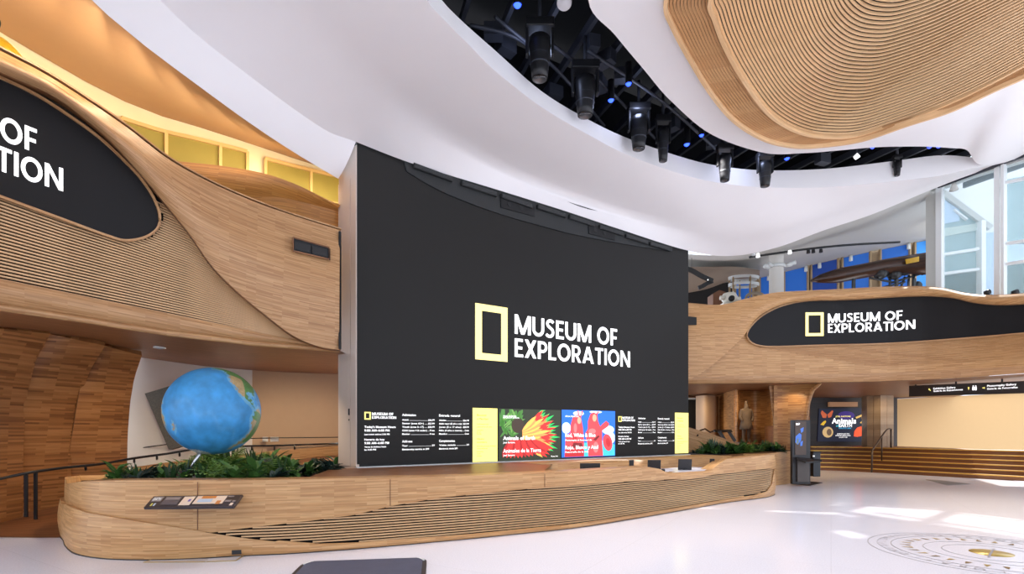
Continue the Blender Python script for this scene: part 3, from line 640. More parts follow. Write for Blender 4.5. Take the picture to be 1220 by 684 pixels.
for k in range(-22, NSL):
    t = (k+0.5)/NSL; pts = []
    for x in np.linspace(-80, 400, 120):
        y = f_(s_top, x)*(1-t)+f_(s_bot, x)*t
        yc = float(np.interp(x, Cx, Cy))
        if y < yc+1.0 and (x > 60 or pts):
            if pts: break
            continue
        if inpoly(x-.5, y-.5, SO) or (k < 0 and x < 140): continue
        yt = f_(T_, x)+8; yb = f_(lowB, x); v = (y-yt)/(yb-yt)
        pts.append(lowerface(x, v)+Vector((0.02, -0.03, 0)))
    if len(pts) > 3: sweep('slat', pts, rect(0.03, 0.021), W_SLAT, balL)
# air vent in the band
vq = [(349, 283), (392, 295), (392, 309), (349.5, 299)]
vent = plate('air_vent', [LP(x, y, -0.33) for x, y in vq], (0, 0.06, 0), BLACK, balL)
for k in range(2):
    a, b = (351+21*k, 286.5+5.5*k), (370+20*k, 291.5+5*k)
    plate('vent_louvre', [LP(a[0], a[1]+1, -0.345), LP(b[0], b[1]+1, -0.345), LP(b[0], b[1]+10, -0.345), LP(a[0], a[1]+10, -0.345)], (0, 0.012, 0), BLACKM, vent)
sweep('vent_frame', [LP(x, y, -0.335) for x, y in vq+vq[:1]], rect(0.02, 0.02), W_DARK, vent)
# dark shadow joint where the band meets the cabinet
sweep('end_joint', [LP(405, y, -0.2) for y in np.linspace(276, 416, 10)], rect(0.03, 0.05), BLACK, balL, up=Vector((0, 1, 0)))
# inner oak ribbon on the upper floor
rib = empty('inner_ribbon', (-4.2, 9.8, 4.5), 'amber oak ribbon rising behind the balcony parapet', 'parapet')
R_T = [(190, 190), (221, 193), (267, 198), (316, 207), (351, 219), (380, 233), (404, 247)]; R_M = [(190, 226), (230, 230), (260, 233), (292, 235), (330, 235), (365, 242), (404, 252)]; R_B = [(190, 262), (230, 268), (260, 270), (292, 272), (340, 278), (370, 284), (404, 292)]
a_, b_, c_ = pxcurve(R_T, 40), pxcurve(R_M, 40), pxcurve(R_B, 40)
RYo = lambda x: LYf(x)+0.9
ra, rb, rc = [P(x, y, RYo(x)-.25) for x, y in a_], [P(x, y, RYo(x)-.05) for x, y in b_], [P(x, y, RYo(x)+.2) for x, y in c_]
AMB = wood('oak_amber', (164, 108, 48), (184, 124, 58), (198, 140, 72))
loft('upper_face', [[a.lerp(b, t)+Vector((0, -.06*math.sin(math.pi*t), 0)) for a, b in zip(ra, rb)] for t in np.linspace(0, 1, 5)], AMB, rib, thick=.06)
loft('lower_face', [[a.lerp(b, t) for a, b in zip(rb, rc)] for t in np.linspace(0, 1, 4)], AMB, rib, thick=.06)
# clerestory windows with olive blinds on the upper floor wall
SHADE = plain('olive_blind', (150, 134, 58), 0.7, noise=0.05); WFR = plain('window_frame_cream', (214, 178, 112), 0.5)
def cvpt(px):
    xs = [CX+F*p.x/p.y if p.y > 0.5 else -999 for p in cvw]; k = int(np.searchsorted(xs, px)); k = min(max(k, 1), len(cvw)-1)
    f = (px-xs[k-1])/(xs[k]-xs[k-1]); return cvw[k-1].lerp(cvw[k], f)
for n_, (x0, x1, y0, y1, sub) in enumerate(((144, 293, 143, 182.5, (197, 261)), (315, 404, 191, 212.5, (369,)))):
    a, b = cvpt(x0), cvpt(x1); za = P(x0, y0, a.y).z; zb = P(x1, y1, b.y).z; zt = (za+zb)/2
    d = (Vector((b.x, b.y))-Vector((a.x, a.y))).normalized(); n = Vector((d.y, -d.x, 0))
    wdw = empty('window_%d' % (n_+1), ((a.x+b.x)/2, (a.y+b.y)/2, 4.4), None, None); wdw['kind'] = 'structure'
    def wq(x, z, o, a=a, b=b, n=n):
        q = cvpt(x); return Vector((q.x, q.y, z))+n*o
    segs = [x0]+list(sub)+[x1]
    def zt_at(x): return za+(zb-za)*(x-x0)/(x1-x0)
    for i in range(len(segs)-1):
        xa, xb = segs[i], segs[i+1]; xm = [xa+(xb-xa)*t for t in np.linspace(0, 1, 5)]
        loft('pane', [[wq(x, zt_at(x), .05) for x in xm], [wq(x, 4.2, .05) for x in xm]], SHADE, wdw)
        sweep('top_bar', [wq(x, zt_at(x), .07) for x in xm], rect(.05, .06), WFR, wdw)
        sweep('blind_hem', [wq(x, zt_at(x)-.55, .065) for x in xm], rect(.02, .02), WFR, wdw)
    for x in segs: sweep('mullion', [wq(x, zt_at(x), .07), wq(x, 4.2, .07)], rect(.05, .05), WFR, wdw, up=n)
# yellow exhibit top peeping over the parapet at the far left
lathe('yellow_dome', [(0.0, 0.28), (0.12, 0.27), (0.24, 0.22), (0.33, 0.12), (0.36, 0.0), (0.36, -0.3), (0.0, -0.3)], plain('mustard_plastic', (170, 136, 10), .6), P(-14, 70, 6.5))
tag(bpy.data.objects['yellow_dome'], 'mustard yellow rounded object showing above the balcony rail, far left', 'exhibit')
ringo = sweep('wire_ring', [P(-4, 28, 6.6)+Vector((0.045*math.cos(t), 0, 0.07*math.sin(t))) for t in np.linspace(0, 2*math.pi, 20)], circ(.008, 6), BLACKM, up=Vector((0, 1, 0)))
tag(ringo, 'small thin dark ring hanging at the far left under the warm ceiling', 'ring')

# ============================================================ LOWER LEFT: oak wall, ramp, white wall
def wall_panel(k, top, bot, right):
    """one overlapping convex oak panel; top / bottom lines and leaning right edge, with depths"""
    n = 12; rows = []
    for t in np.linspace(0, 1, 14):
        xr, yr, Yr = [float(np.interp(t, [q[0] for q in right], [q[j] for q in right])) for j in (1, 2, 3)]
        (xl0, yl0, Yl0), (xl1, yl1, Yl1) = top, bot
        xl, yl, Yl = xl0+(xl1-xl0)*t, yl0+(yl1-yl0)*t, Yl0+(Yl1-Yl0)*t
        pl, pr = P(xl, yl, Yl), P(xr, yr, Yr)
        rows.append([pl.lerp(pr, s)+Vector((0, -0.10*math.sin(math.pi*s), 0)) for s in np.linspace(0, 1, n)])
    return loft('panel', rows, W_WALL, wl, thick=0.12, uvz=True)
wl = bpy.data.objects.new('wall_left', None); COL.objects.link(wl); wl.location = (-7.5, 9, 0); wl['kind'] = 'structure'
wall_panel(0, (-160, 378, 6.6), (-190, 690, 6.6), [(0, 60, 398, 8.3), (.15, 43, 428, 8.5), (.35, 31, 475, 8.75), (.6, 28, 535, 8.9), (1, 27, 625, 9.0)])
wall_panel(1, (40, 394, 8.5), (10, 625, 9.1), [(0, 125, 412, 9.0), (.15, 108, 440, 9.3), (.35, 93, 480, 9.55), (.6, 86, 535, 9.7), (1, 83, 612, 9.8)])
wall_panel(2, (105, 406, 9.2), (70, 612, 9.9), [(0, 169, 424, 9.7), (.2, 160, 450, 10.0), (.4, 155, 480, 10.2), (.65, 152, 520, 10.35), (1, 151, 590, 10.4)])
# curved white wall behind the globe
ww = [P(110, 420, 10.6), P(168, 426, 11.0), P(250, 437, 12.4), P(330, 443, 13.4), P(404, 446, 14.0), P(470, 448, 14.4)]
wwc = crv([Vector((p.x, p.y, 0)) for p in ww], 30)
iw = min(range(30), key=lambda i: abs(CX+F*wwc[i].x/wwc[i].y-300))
struct(loft('wall_behind_globe', [[Vector((p.x, p.y, z)) for p in wwc[:iw+1]] for z in (3.5, 2.5, 1.5, 0.6, 0)], WHITE2))
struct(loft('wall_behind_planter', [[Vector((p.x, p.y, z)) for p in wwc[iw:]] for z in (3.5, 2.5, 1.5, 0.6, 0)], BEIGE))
# oak dado running up along the ramp
dado_px = [(110, 560), (165, 556), (200, 551), (260, 545), (330, 537), (404, 531), (440, 529)]
dd = []
for x, y in dado_px:
    q = PP(x, y, (wwc[0].x, wwc[0].y), (wwc[-1].x, wwc[-1].y), 0.0)
    best = min(wwc, key=lambda p: abs(CX+F*p.x/p.y-x)); dd.append(P(x, y, best.y-.08))
dc = crv(dd, 30)
struct(loft('baseboard_ramp', [dc, [Vector((p.x, p.y, 0)) for p in dc]], W_LIGHT, thick=0.05))
# ramp / wood floor at the left
rp = [PF(-60, 640), PF(0, 640.5), PF(88, 640.5), Vector((-6.1, 8.2, 0)), Vector((-5.0, 9.6, .35)), Vector((-3.5, 11.5, .8)), Vector((-3.3, 14.3, 1.0))]
rq = [Vector((-10.5, 7.6, .01)), Vector((-9.8, 8.6, .05)), Vector((-9.3, 9.2, .12)), Vector((-8.6, 9.9, .25)), Vector((-7.6, 11.0, .5)), Vector((-5.8, 13.0, .8)), Vector((-4.5, 14.6, 1.0))]
ra_, rb_ = crv_key([p+Vector((0, 0, .006)) for p in rp], 5), crv_key([p+Vector((0, 0, .006)) for p in rq], 5)
struct(loft('floor_ramp', [[a.lerp(b, t) for a, b in zip(ra_, rb_)] for t in (0, .5, 1)], W_FLOOR))
# handrail on the wall and two posts
rail = empty('handrail', P(36, 612, 8.4), 'slim black handrail climbing the ramp in front of the oak wall', 'handrail')
hr = [(-40, 578, 7.6), (0, 570.5, 8.0), (36, 563, 8.3), (80, 557, 8.8), (120, 553, 9.3), (160, 546, 9.9), (200, 540.5, 10.4), (235, 535, 10.8), (280, 532, 11.3), (330, 531, 12.2), (404, 528.5, 13.2)]
hc = crv([P(*q) for q in hr], 60); tube('rail', hc, .022, BLACKM, rail)
for x, y0, y1 in ((31, 564, 616), (42.5, 563, 619)):
    Yq = float(np.interp(x, [q[0] for q in hr], [q[2] for q in hr])); sweep('post', [P(x, y0, Yq), P(x, y1, Yq)], rect(.045, .03), BLACKM, rail, up=Vector((0, 1, 0)))
for x in (102, 160, 187, 214, 300, 327, 351):
    Yq = float(np.interp(x, [q[0] for q in hr], [q[2] for q in hr])); y = float(np.interp(x, [q[0] for q in hr], [q[1] for q in hr]))
    tube('bracket', [P(x, y, Yq), P(x, y+3.5, Yq), P(x, y+5, Yq+.15)], .02, BLACKM, rail)
r2 = crv([P(152, 536, 10.9), P(200, 529.5, 11.3), P(240, 526, 11.8), P(300, 522.5, 12.7), P(404, 521, 13.7)], 40)
tag(tube('wire_rail', r2, .012, BLACKM), 'thin dark upper rail line on the white wall behind the globe', 'handrail')
for k, x in enumerate((316, 327)):
    o = box('wall_socket', P(x, 523.5, 13.05), (.13 if k == 0 else .2, .03, .12), ALU, rz=.75, bevel=.01)
    tag(o, ('small pale square wall plate behind the globe', 'small pale wide wall plate right of the square one')[k], 'wall plate')
# rough dark square relief behind the globe
RELIEF = plain('rough_bronze', (74, 68, 60), .7, noise=.8, scale=45)
rl = plate('wall_relief', [P(172.5, 469, 10.6), P(238, 449, 10.9), P(262, 520, 10.9), P(201, 536, 10.6)], (.02, .10, 0), RELIEF); tag(rl, 'tilted square panel of rough dark relief half hidden by the globe', 'relief')
# downlights in the underside
for k, (x, y, mt) in enumerate(((190, 414, ALU), (326, 434.5, BLACKM), (368, 434.5, ALU))):
    und = P(x, y, (9.2, 12.0, 12.6)[k]); o = lathe('downlight', [(0.0, 0.02), (0.09, 0.02), (0.10, -0.015), (0.07, -0.02), (0.06, 0.0), (0.0, 0.0)], mt, und, n=16)
    tag(o, ('white round downlight in the oak underside above the oak wall', 'black round downlight in the oak underside above the globe', 'small pale downlight in the oak underside beside the cabinet')[k], 'downlight')
spot_light('downlight_lamp', (-5.9, 8.2, 2.9), (-6.6, 9.4, 0.8), 150, angle=110)
spot_light('downlight_lamp', (-4.2, 9.2, 2.9), (-4.2, 9.8, 0.8), 90, angle=110)
spot_light('downlight_lamp', (-4.6, 11.0, 2.95), (-5.2, 12.4, 0.8), 170, angle=120)
# ============================================================ RECEPTION DESK AND PLANTER
deskc = empty('reception_desk', (0, 8.0, 0), 'long curved oak reception desk with slatted front below the screen', 'desk')
DBp = [(86, 632), (84, 645), (88, 652), (100, 659.5), (130, 664.5), (180, 666), (235, 664.5), (285, 661.5), (340, 659), (400, 655), (450, 651), (500, 646.5), (560, 641), (620, 635), (682, 628.5), (750, 618), (820, 606), (860, 599), (895, 594.5), (912, 592), (919, 588.5)]
DB = [Vector((-6.05, 9.4, 0)), Vector((-6.45, 8.6, 0))]+[PF(*p) for p in DBp]
DB += [Vector((6.55, 13.3, 0)), Vector((6.3, 13.9, 0))]
base = crv(DB, 420); bpx = [CX+F*p.x/p.y for p in base]; nb = len(base)
front0 = next(i for i in range(nb) if base[i].y < 7.8)          # first station on the visible front
def outn(i):
    t = base[min(i+1, nb-1)]-base[max(i-1, 0)]; n = Vector((t.y, -t.x, 0)).normalized(); return n
topy = [(84, 576), (92, 574.5), (100, 573.5), (130, 572.5), (180, 572), (285, 572), (400, 570), (500, 568), (560, 566.5), (640, 563), (700, 560), (767, 556), (782, 558.5), (793, 564), (840, 561.3), (846, 558), (853.5, 552.5), (862, 547), (890, 544), (921, 541)]
upb = [(84, 600), (110, 610), (145, 616), (180, 622), (225, 629), (252, 634), (292, 628.6), (330, 624), (373, 619), (420, 612.6), (469, 601), (520, 592.5), (572, 587), (641, 580.5), (710, 575), (779, 571.5), (820, 570), (853, 564), (907, 558.5), (921, 558)]
lot = [(84, 600), (110, 610), (145, 616), (180, 622), (225, 629), (252, 634), (285, 639), (330, 644), (380, 648), (430, 646.5), (500, 641), (560, 636.5), (620, 630.5), (682, 624.5), (750, 614), (820, 602.5), (860, 595.5), (895, 590.5), (910, 586), (916, 578), (919, 560)]
tab = lambda T, x: float(np.interp(x, [p[0] for p in T], [p[1] for p in T]))
def zat(i, T):
    p = base[i]; x = bpx[i]
    if i < front0: x = 84
    if i > nb-14: x = 921
    return EYE-(tab(T, x)-HZ)/F*max(7.4 if i < front0 else 0, p.y) if i >= front0 else EYE-(tab(T, 84)-HZ)/F*7.5
def zt(i): return 0.87 if i < front0 else min(1.03, zat(i, topy))
ZT = [zt(i) for i in range(nb)]; ZU = [zat(i, upb) for i in range(nb)]; ZL = [zat(i, lot) for i in range(nb)]
ZL = [z+(.018 if bpx[i] > 330 else 0) for i, z in enumerate(ZL)]
ZUb = [ZU[i]-(.03 if bpx[i] < 245 or i < front0 else 0) for i in range(nb)]
blend = lambda x, a, b: min(1, max(0, (x-a)/(b-a)))
def offu(i): return 0.02+0.08*blend(bpx[i], 150, 420) if i >= front0 else 0.02
def offl(i): return 0.07
IT = Vector((0, 0, 1))
# backing behind the slats
loft('backing', [[base[i]-outn(i)*0.02+IT*z*(ZT[i]-.04) for i in range(nb)] for z in (1, .5, 0)], BACKDARK, deskc, thick=.0)
loft('upper_band', [[base[i]+outn(i)*(offu(i)*(math.sin(math.pi*min(1, .15+t))+.0) if 0 else offu(i)*(1-.3*(1-t)**2))+IT*(ZT[i]+(ZUb[i]-ZT[i])*t) for i in range(nb)] for t in np.linspace(0, 1, 8)], W_LIGHT, deskc, thick=.05, uvz=True)
loft('lower_band', [[base[i]+outn(i)*(offl(i)+.03*math.sin(math.pi*t))+IT*(max(ZL[i], .03)*(1-t)) for i in range(nb)] for t in np.linspace(0, 1, 6)], W_LIGHT, deskc, thick=.05, uvz=True)
sweep('plinth_line', [base[i]+outn(i)*.075+IT*.006 for i in range(front0-35, nb-10)], rect(.012, .012), BLACKM, deskc)
# slats
for k in range(26):
    z = 0.022+k*0.037; run = []
    for i in range(front0, nb-5):
        if ZL[i]+.004 < z < ZU[i]-.004 and bpx[i] > 240: run.append(base[i]+outn(i)*0.035+IT*z)
        else:
            if len(run) > 3: sweep('slat', run, rect(.03, .019), W_SLAT, deskc)
            run = []
    if len(run) > 3: sweep('slat', run, rect(.03, .019), W_SLAT, deskc)
# vertical joints
for x in (237, 464, 645):
    i = min(range(front0, nb), key=lambda j: abs(bpx[j]-x)); n = outn(i)
    sweep('joint', [base[i]+n*(offu(i)+.004)+IT*(ZT[i]-.02), base[i]+n*(offu(i)+.004)+IT*(ZU[i]+.01)], rect(.008, .006), W_DARK, deskc, up=n)
# rim: oak edge, then the flat top
RW = 0.16
loft('rim', [[base[i]+outn(i)*(offu(i)*.7)+IT*ZT[i] for i in range(nb)], [base[i]-outn(i)*RW+IT*(ZT[i]+.012) for i in range(nb)], [base[i]-outn(i)*RW+IT*(ZT[i]-.2) for i in range(nb)]], W_LIGHT, deskc)
# ledge between rim and screen
iL = min(range(front0, nb), key=lambda j: abs(bpx[j]-402)); iM = min(range(front0, nb), key=lambda j: abs(bpx[j]-655))
fr = [base[i]-outn(i)*RW+IT*(ZT[i]-.02) for i in range(iL-10, iM)]
nn = len(fr); bk = [scr3(s, .925, .02) for s in np.linspace(-.45, 4.6, nn)]
loft('ledge', [[a.lerp(b, t) for a, b in zip(fr, bk)] for t in (0, .5, 1)], W_DARK, deskc)
ss = np.linspace(3.4, SLEN+.5, 20)
loft('ledge', [[scr3(s, .925, .02) for s in ss], [scr3(s, .925, 1.0) for s in ss], [scr3(s, .5, 1.02) for s in ss]], W_LIGHT, deskc)
# staff side: low white worktop behind the drop in the front
iA = min(range(front0, nb), key=lambda j: abs(bpx[j]-786)); iB = min(range(front0, nb), key=lambda j: abs(bpx[j]-858))
WT = plain('worktop_white', (226, 226, 238), .25, noise=.01)
loft('worktop', [[base[i]-outn(i)*d+IT*.765 for i in range(iA, iB)] for d in (0.02, .75)], WT, deskc, thick=.03)
iS = range(iM-2, iA+1)
sc_f = [base[i]-outn(i)*(RW-.01)+IT*.70 for i in iS]; sc_b = [scr3(s, .70, .98) for s in np.linspace(4.4, 6.9, len(sc_f))]
loft('staff_counter', [sc_f, sc_b], W_LIGHT, deskc, thick=.03)
# accessible outlet plate
i = min(range(front0, nb), key=lambda j: abs(bpx[j]-285)); n = outn(i)
c = base[i]+n*(.098)+IT*.06; t = Vector((-n.y, n.x, 0))
plate('outlet_plate', [c-t*.055-IT*.028, c+t*.055-IT*.028, c+t*.055+IT*.028, c-t*.055+IT*.028], -n*.02, BLACKM, deskc)
# reading rail on the front
rr = empty('reading_rail', P(230, 600, 6.4), 'slanted dark interpretive label rail with colour pictures on the desk front', 'sign')
q = [P(183, 591.5, 6.40), P(289, 589.5, 6.62), P(278, 604, 6.20), P(171, 605, 5.98)]
def rq(u, v, o=0.0):
    a = q[0].lerp(q[1], u); b = q[3].lerp(q[2], u); n_ = (q[1]-q[0]).cross(q[3]-q[0]).normalized(); n_ = n_ if n_.z > 0 else -n_
    return a.lerp(b, v)+n_*o
plate('rail_board', [rq(0, 0), rq(1, 0), rq(1, 1), rq(0, 1)], (0, 0.02, -.025), plain('rail_dark', (52, 46, 50), .4), rr)
sweep('rail_arm', [rq(.3, .5, -.02), rq(.3, .2, -.05)+Vector((0, .3, -.02))], rect(.04, .04), BLACKM, rr); sweep('rail_arm', [rq(.7, .5, -.02), rq(.7, .2, -.05)+Vector((0, .3, -.02))], rect(.04, .04), BLACKM, rr)
def rpatch(nm, u0, v0, u1, v1, mt, o=.003): return mesh_obj(nm, [rq(u0, v0, o), rq(u1, v0, o), rq(u1, v1, o), rq(u0, v1, o)], [(0, 1, 2, 3)], mt, rr)
GRY = plain('print_grey', (150, 140, 138), .5); PEACH = plain('print_peach', (244, 222, 200), .5); PBLU = plain('print_pale_blue', (196, 214, 232), .5); PORA = plain('print_orange2', (220, 140, 70), .5); PYEL = plain('print_yellow2', (226, 220, 110), .5); PDK = plain('print_taupe', (98, 90, 94), .5)
rpatch('title_print', .02, .08, .13, .5, GRY); rpatch('text_print', .15, .08, .335, .8, PDK); rpatch('text_print', .16, .15, .32, .38, GRY, .005)
rpatch('picture_print', .355, .1, .48, .85, PEACH); rpatch('picture_print', .5, .08, .84, .75, PEACH); rpatch('picture_print', .54, .35, .7, .62, PBLU, .005); rpatch('picture_print', .56, .1, .72, .3, PORA, .005); rpatch('picture_print', .76, .5, .81, .8, PORA, .005); rpatch('picture_print', .43, .35, .455, .55, plain('print_violet', (120, 100, 180), .5), .005)
rpatch('text_print', .85, .1, .92, .2, GRY); rpatch('text_print', .85, .45, .92, .6, GRY); rpatch('text_print', .94, .5, .975, .6, GRY); rpatch('symbol_print', .935, .68, .97, .9, PEACH); rpatch('symbol_print', .05, .65, .068, .88, PYEL); rpatch('symbol_print', .08, .65, .1, .88, PBLU)
lettering('rail_lettering', 'EARTH', lambda x, y: rq(.03+x, .42-y, .006), L_RULE, rr, 0, 0, .08, .25, .02)
# floor inlay beside the desk
for k, pts in enumerate((((171, 670.5), (184, 666.5), (250, 666), (245, 670)), ((246, 670), (262, 665.3), (290, 662.4), (281, 668.5)))):
    o = plate('floor_plate', [PF(*p)+IT*.004 for p in pts], (0, 0, -.004), plain('floor_plate_grey', (206, 202, 206), .3)); tag(o, ('long pale floor plate with brass edge against the desk', 'short pale floor plate with brass edge under the outlet')[k], 'floor plate')
    sweep('brass_edge', [PF(*pts[3])+IT*.006, PF(*pts[0])+IT*.006, PF(*pts[1])+IT*.006] if k == 0 else [PF(*pts[2])+IT*.006, PF(*pts[3])+IT*.006, PF(*pts[0])+IT*.006], rect(.02, .004), GOLD, o)
# monitors behind the desk front
MON = plain('monitor_black', (30, 30, 34), .35)
for k, (x0, x1, y0, y1, Y, lab) in enumerate(((691, 715, 552, 559, 9.6, 'wide black monitor back low behind the desk, leftmost'), (749.5, 755, 548, 558, 10.6, 'black monitor seen edge-on behind the desk'), (771.5, 787, 548, 563, 10.6, 'black tilted monitor beside the white worktop'), (808, 824, 547, 561, 11.0, 'black monitor over the white worktop below the yellow notice'), (845.5, 851, 546.5, 558, 11.6, 'narrow black monitor edge at the right end of the worktop'))):
    m = empty('monitor', P((x0+x1)/2, y1, Y), lab, 'monitor', 'monitors behind the reception desk')
    w_, h_ = (x1-x0)/F*Y, (y1-y0)/F*Y; cz = P(0, (y0+y1)/2, Y).z; cx = ((x0+x1)/2-CX)/F*Y
    box('display', (cx, Y, cz), (w_, .03, h_), MON, m, bevel=.006, rx=.15 if k > 1 else 0); bot = cz-h_/2
    box('stand', (cx, Y+.03, (bot+.78)/2), (.04, .03, max(.04, bot-.78+.1)), MON, m); box('foot', (cx, Y+.03, .775), (max(.1, w_*.5), .14, .015), MON, m)
o = tag(box('card_reader', P(790, 561.5, 10.5), (.07, .05, .09), MON, bevel=.01, rx=.4), 'small black card reader at the start of the white worktop', 'card reader')

# planter soil
sl = [base[i]-outn(i)*(RW-.01)+IT*.80 for i in range(0, iL+4)]
pl = [(p.x, p.y) for p in sl]+[(-2.9, 9.2), (-3.3, 10.4), (-4.6, 10.4)]
slab('planting_bed', pl, .0, .80, SOIL); tag(bpy.data.objects['planting_bed'], 'dark planting bed soil inside the oak planter under the globe', 'soil')
# oak back edge of the planter
bkc = crv([base[0]-outn(0)*.1, Vector((-5.3, 10.2, 0)), Vector((-4.2, 10.7, 0)), Vector((-3.2, 10.4, 0)), Vector((-2.85, 9.75, 0))], 30)
loft('planter_back', [[p+IT*z for p in bkc] for z in (.92, .45, 0)], W_LIGHT, deskc, thick=.06)

# ---- plants: three kinds built once, then copied
LEAF = [plain('leaf_dark', (44, 72, 38), .45, noise=.35, scale=30), plain('leaf_mid', (74, 112, 52), .4, noise=.35, scale=30), plain('leaf_bright', (132, 166, 80), .4, noise=.3, scale=30), plain('leaf_blue', (38, 58, 50), .45, noise=.3, scale=30)]
def leaf_blade(V, Fc, o, d, L, W, droop, segs=4):
    d = d.normalized(); side = d.cross(Vector((0, 0, 1))); side = side.normalized() if side.length > .05 else Vector((1, 0, 0))
    b = len(V)
    for s in range(segs+1):
        t = s/segs; p = o+d*L*t+Vector((0, 0, -droop*L*t*t)); wd = W*math.sin(math.pi*(.12+.86*t))**.8
        V += [p-side*wd, p+Vector((0, 0, -wd*.35)), p+side*wd]
        if s: 
            for q in (0, 1): Fc.append((b+3*(s-1)+q, b+3*(s-1)+q+1, b+3*s+q+1, b+3*s+q))
def make_plant(name, kind, rs):
    R = random.Random(rs); V, Fc = [], []; N = {'broad': 26, 'fern': 20, 'spike': 16}[kind]
    for k in range(N):
        a = R.uniform(0, 6.28); el = R.uniform(.35, 1.2); h = R.uniform(.0, .16)
        d = Vector((math.cos(a)*math.cos(el), math.sin(a)*math.cos(el), math.sin(el)))
        if kind == 'broad': leaf_blade(V, Fc, Vector((0, 0, h)), d, R.uniform(.16, .3), R.uniform(.03, .055), R.uniform(.3, .7))
        elif kind == 'spike': leaf_blade(V, Fc, Vector((0, 0, 0)), Vector((d.x*.4, d.y*.4, 1)), R.uniform(.25, .42), R.uniform(.015, .028), R.uniform(.0, .15))
        else:
            L = R.uniform(.22, .38)
            for s in range(1, 8):
                t = s/8; o = d*L*t+Vector((0, 0, -.4*L*t*t+h)); sd = d.cross(Vector((0, 0, 1))).normalized()
                for sg in (-1, 1): leaf_blade(V, Fc, o, sd*sg+d*.5, .10*(1-t)+.025, .014, .3, 2)
    return V, Fc
PL = []
for nm, kind, mt, lab in (('leafy_plant', 'broad', 1, 0), ('fern', 'fern', 2, 0), ('spiky_plant', 'spike', 0, 0), ('dark_shrub', 'broad', 3, 0)):
    V, Fc = make_plant(nm, kind, 11+mt); me = bpy.data.meshes.new(nm); me.from_pydata([tuple(v) for v in V], [], Fc); me.materials.append(LEAF[mt]); me.update(); PL.append((nm, me))
def put_plant(k, loc, s, side):
    nm, me = PL[k]; o = bpy.data.objects.new(nm, me); COL.objects.link(o); o.location = loc; o.scale = (s, s, s*random.uniform(.9, 1.2)); o.rotation_euler = (0, 0, random.uniform(0, 6.28))
    
    px = CX+F*loc[0]/loc[1]; kind = {'leafy_plant': 'mid-green leafy plant', 'fern': 'bright green fern', 'spiky_plant': 'dark spiky plant', 'dark_shrub': 'blackish-green low shrub'}[nm]
    if side == 'L': zone = ('front row' if loc[1] < 8.1 else 'middle row' if loc[1] < 9.0 else 'back row')+' of the globe planter, '+('left of the steel rod' if px < 225 else 'under the globe' if px < 270 else 'under the right side of the globe' if px < 325 else 'beside the pale cabinet')
    else: zone = ('front' if loc[1] < 15.9 else 'back')+' of the right planter, '+('beside the screen' if px < 860 else 'below the statue' if px < 900 else 'nearest the kiosk')
    tag(o, kind+', '+zone, 'plant', kind+' group in '+zone); return o
placed = []
for k in range(900):
    x, y = random.uniform(-6.0, -2.9), random.uniform(7.0, 10.0)
    p = Vector((x, y, 0)); px = CX+F*x/y
    if px < 122 or px > 402: continue
    i = min(range(nb), key=lambda j: (base[j]-p).length)
    if (base[i]-p).length < .42 or (p-base[i]).dot(outn(i)) > 0: continue
    if px > 348 and y < 8.9: continue
    if any((p-q).length < .24 for q in placed) or len(placed) > 95: continue
    placed.append(p)
    c = px; kk = random.choice((0, 3, 2, 3) if px < 225 else (1, 0, 0, 1, 2) if px < 325 else (0, 2, 3, 3))
    hgt = .9 if px < 225 else 1.15 if px < 340 else 1.0
    put_plant(kk, (x, y, .80), hgt*random.uniform(.95, 1.35), 'L')

# ============================================================ GLOBE
GY = 8.0; gc = P(254, 490, GY); GR = 52.3/F*GY*.985
gl = empty('globe', (gc.x-.4, gc.y, .80), 'large blue globe turned to the Pacific Ocean on a tilted steel rod', 'globe')
LANDS = [ # rough outlines (lon, lat)
 [(-168, 66), (-160, 58), (-150, 60), (-140, 60), (-132, 55), (-125, 49), (-124, 41), (-120, 34), (-115, 30), (-110, 23), (-105, 20), (-98, 16), (-92, 14.5), (-86, 11), (-83, 8.5), (-79, 8.5), (-83, 11), (-84, 15), (-88, 16), (-87, 21), (-91, 19), (-96, 19), (-97, 26), (-94, 29.5), (-88, 30), (-84, 29.5), (-82, 26), (-80.5, 26), (-81, 31), (-76, 35), (-72, 41), (-66, 45), (-56, 50), (-62, 58), (-78, 62), (-90, 68), (-120, 70), (-150, 71)],
 [(-78, 8), (-80, 1), (-81, -5), (-76, -14), (-70.5, -19), (-71.5, -30), (-73.5, -40), (-75, -50), (-69, -55), (-65, -55), (-68, -48), (-65, -41), (-58, -38), (-53, -33), (-48, -27), (-40, -21), (-38, -12), (-35, -7), (-44, -2), (-50, 1), (-54, 6), (-62, 10), (-72, 12)],
 [(113, -22), (122, -17), (130, -12), (136, -12), (141, -17), (143, -11), (147, -19), (153, -26), (150, -37), (144, -39), (138, -34), (130, -32), (118, -35), (114, -33)],
 [(131, -1), (141, -3), (148, -6), (150, -10), (143, -9), (138, -8)], [(173, -35), (178, -38), (174, -42), (168, -46), (167, -44), (172, -40)], [(-82, 23), (-75, 20), (-78, 22)], [(-73, 19.5), (-69, 19), (-71, 18)],
 [(-180, -78), (180, -78), (180, -90), (-180, -90)], [(-180, 66), (-170, 66), (-180, 72)]]
NLA, NLO = 150, 300; V, Fc, colr = [], [], []
